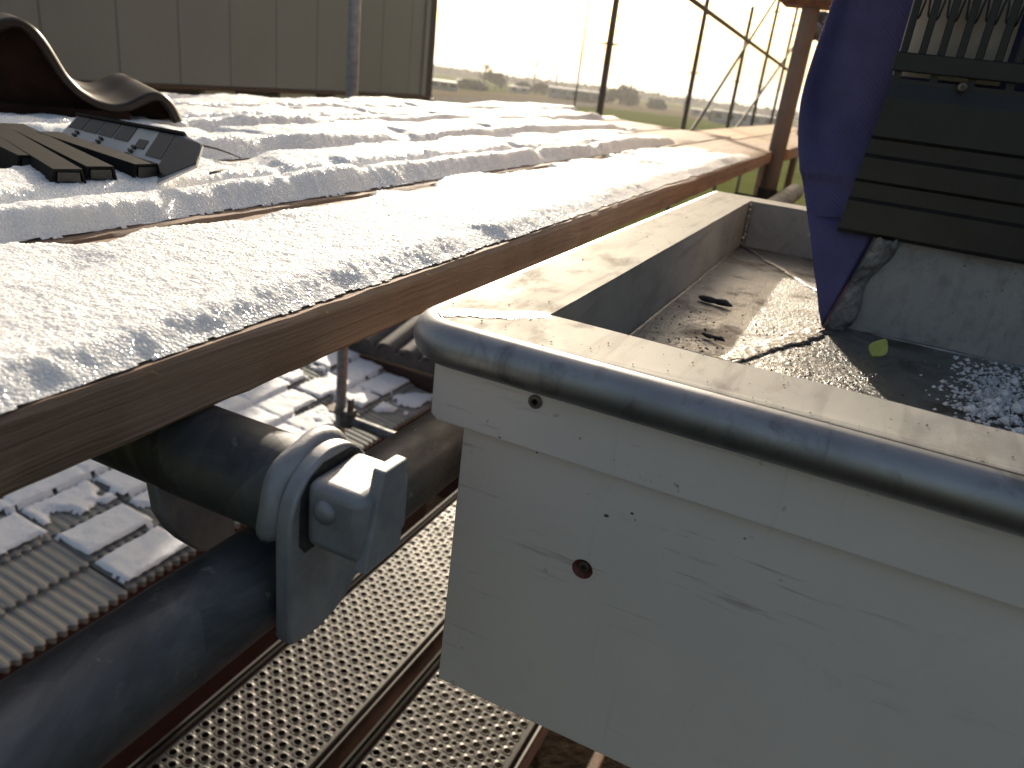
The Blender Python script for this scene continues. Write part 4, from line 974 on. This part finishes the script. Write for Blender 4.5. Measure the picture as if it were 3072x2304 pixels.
# snow on the tiles, thicker up the slope and broken per tile
us = np.arange(0, 2.2, .012); vv = np.arange(.6, 5.0, .012); U, V = np.meshgrid(us, vv, indexing='ij')
ri = np.floor((U+.005)/TEX).astype(int); ci = np.floor((V-.38)/TWd).astype(int)
hsh = np.sin(ri*127.1+ci*311.7)*43758.5453; hsh = hsh-np.floor(hsh)
fr = (U+.005)/TEX-ri; fc = (V-.38)/TWd-ci
cover = .62*hsh+.9*(fbm(U*2.6, V*2.2, 70, 2)-.3)+.16*np.clip(ri-1, 0, 4)+.35*(fbm(U*11, V*11, 71, 3)-.5)+.10
cover = np.where((ri == 0) & (ci == 3), .15+.3*fbm(U*9, V*9, 74, 3), cover); cover = np.where((ri == 0) & (ci == 4), .78, np.where((ri == 1) & (ci == 4), .8, cover))
edge_d = np.minimum(np.minimum(fr, 1-fr)*TEX, np.minimum(fc, 1-fc)*TWd)
bound = np.where(cover > .80, .75+.25*sstep(.0, .03, edge_d), sstep(.0, .03, edge_d+.012*(fbm(U*30, V*30, 72, 2)-.5)))
hs = .030*sstep(.45, .60, cover)*bound+.012*(fbm(U*14, V*14, 73, 3)-.5)*sstep(.45,.6,cover)
Zs = EZ+U*RS+.028*(1-fr)+hs+.004
ksn = hs > .006; keep = ksn[:-1,:-1] & ksn[1:,1:] | ksn[1:,:-1] & ksn[:-1,1:]
o = heightmesh('roof_snow', EX-U+.0, V, Zs, keep, M['soft_snow']); tag(o, 'broken snow slabs lying on the lower tiled roof', 'snow', kind='stuff')
# raised verge with pantiles at the far end of that roof
vg = empty('verge_roof', (EX-.6, 5.05, GZ)); tag(vg, 'dark tiled verge with red board at the far end of the lower roof', 'roof')
MB().box((EX-2.8, 5.04, EZ-.9), (EX+1.2, 5.10, EZ+.16), .004).build('verge_board', M['red_fascia'], vg)
MB().prism([(5.06, EZ+.17), (5.06, EZ+.30), (6.6, EZ+.62), (6.6, EZ+.50)], 'x', EX-2.8, EX+1.2).build('roof_deck', M['dark_tile'], vg)
for k in range(18):
    x_ = EX-2.7+k*.215; pts = []; a_ = [(x_+.1*math.cos(t_), EZ+.27+.075*math.sin(t_)) for t_ in np.linspace(0, math.pi, 9)]; b_ = [(x_+.085*math.cos(t_), EZ+.26+.06*math.sin(t_)) for t_ in np.linspace(math.pi, 0, 9)]
    V_ = []
    for y_, dz_ in ((5.01, 0), (6.5, .31)): V_ += [(u, y_, v+dz_) for u, v in a_+b_]
    n = 18; mb = MB(); mb.add(V_, [(i, (i+1) % n, n+(i+1) % n, n+i) for i in range(n)]+[tuple(range(n)), tuple(range(2*n-1, n-1, -1))]); mb.build('pantile', M['dark_tile'], vg, smooth=True, angle=40)
us = np.arange(EX-2.7, EX+1.1, .02); vv = np.arange(5.03, 6.5, .03); U, V = np.meshgrid(us, vv, indexing='ij')
ph = ((U-(EX-2.7)+.1075) % .215)/.215; Zs = EZ+.285+(V-5.01)*.208+.045*np.clip(np.cos(2*math.pi*(ph-.5)), -.6, 1)+.03*(fbm(U*12, V*8, 81, 3)-.35)
kp = fbm(U*7, V*7, 83, 3) > .36; o = heightmesh('verge_snow', U, V, Zs, (kp[:-1,:-1] & kp[1:,1:]), M['soft_snow']); tag(o, 'snow lying between the arched tiles of the far verge', 'snow', kind='stuff')
# added shiny stub for the sun glint at the panel building's corner
p = px(1296, 302, X=BX+.12); o = MB().tube([(p[0]-.1, p[1]-.05, p[2]), (p[0], p[1], p[2]), (p[0]+.03, p[1]-.02, p[2]+.01)], [.03,.055,.02], 14).build('glint_stub', M['polished_steel'], None, smooth=True)
tag(o, 'small shiny stub added for the sun glint at the bottom corner of the panel building', 'glint')

# ================================================================== HAZE
hz = MB().box((-2900, -2900, GZ-TS*2300-2.0), (2900, 2900, 26.0)).build('haze', None); tag(hz, kind='stuff')
hm = bpy.data.materials.new('haze_air'); hm.use_nodes = True; ht = hm.node_tree; ht.nodes.remove(ht.nodes['Principled BSDF'])
pv = ht.nodes.new('ShaderNodeVolumePrincipled'); pv.inputs['Color'].default_value = (.94,.95,.97,1); pv.inputs['Density'].default_value = .0004; pv.inputs['Anisotropy'].default_value = .45
ht.links.new(pv.outputs[0], ht.nodes['Material Output'].inputs['Volume']); hz.data.materials.append(hm)
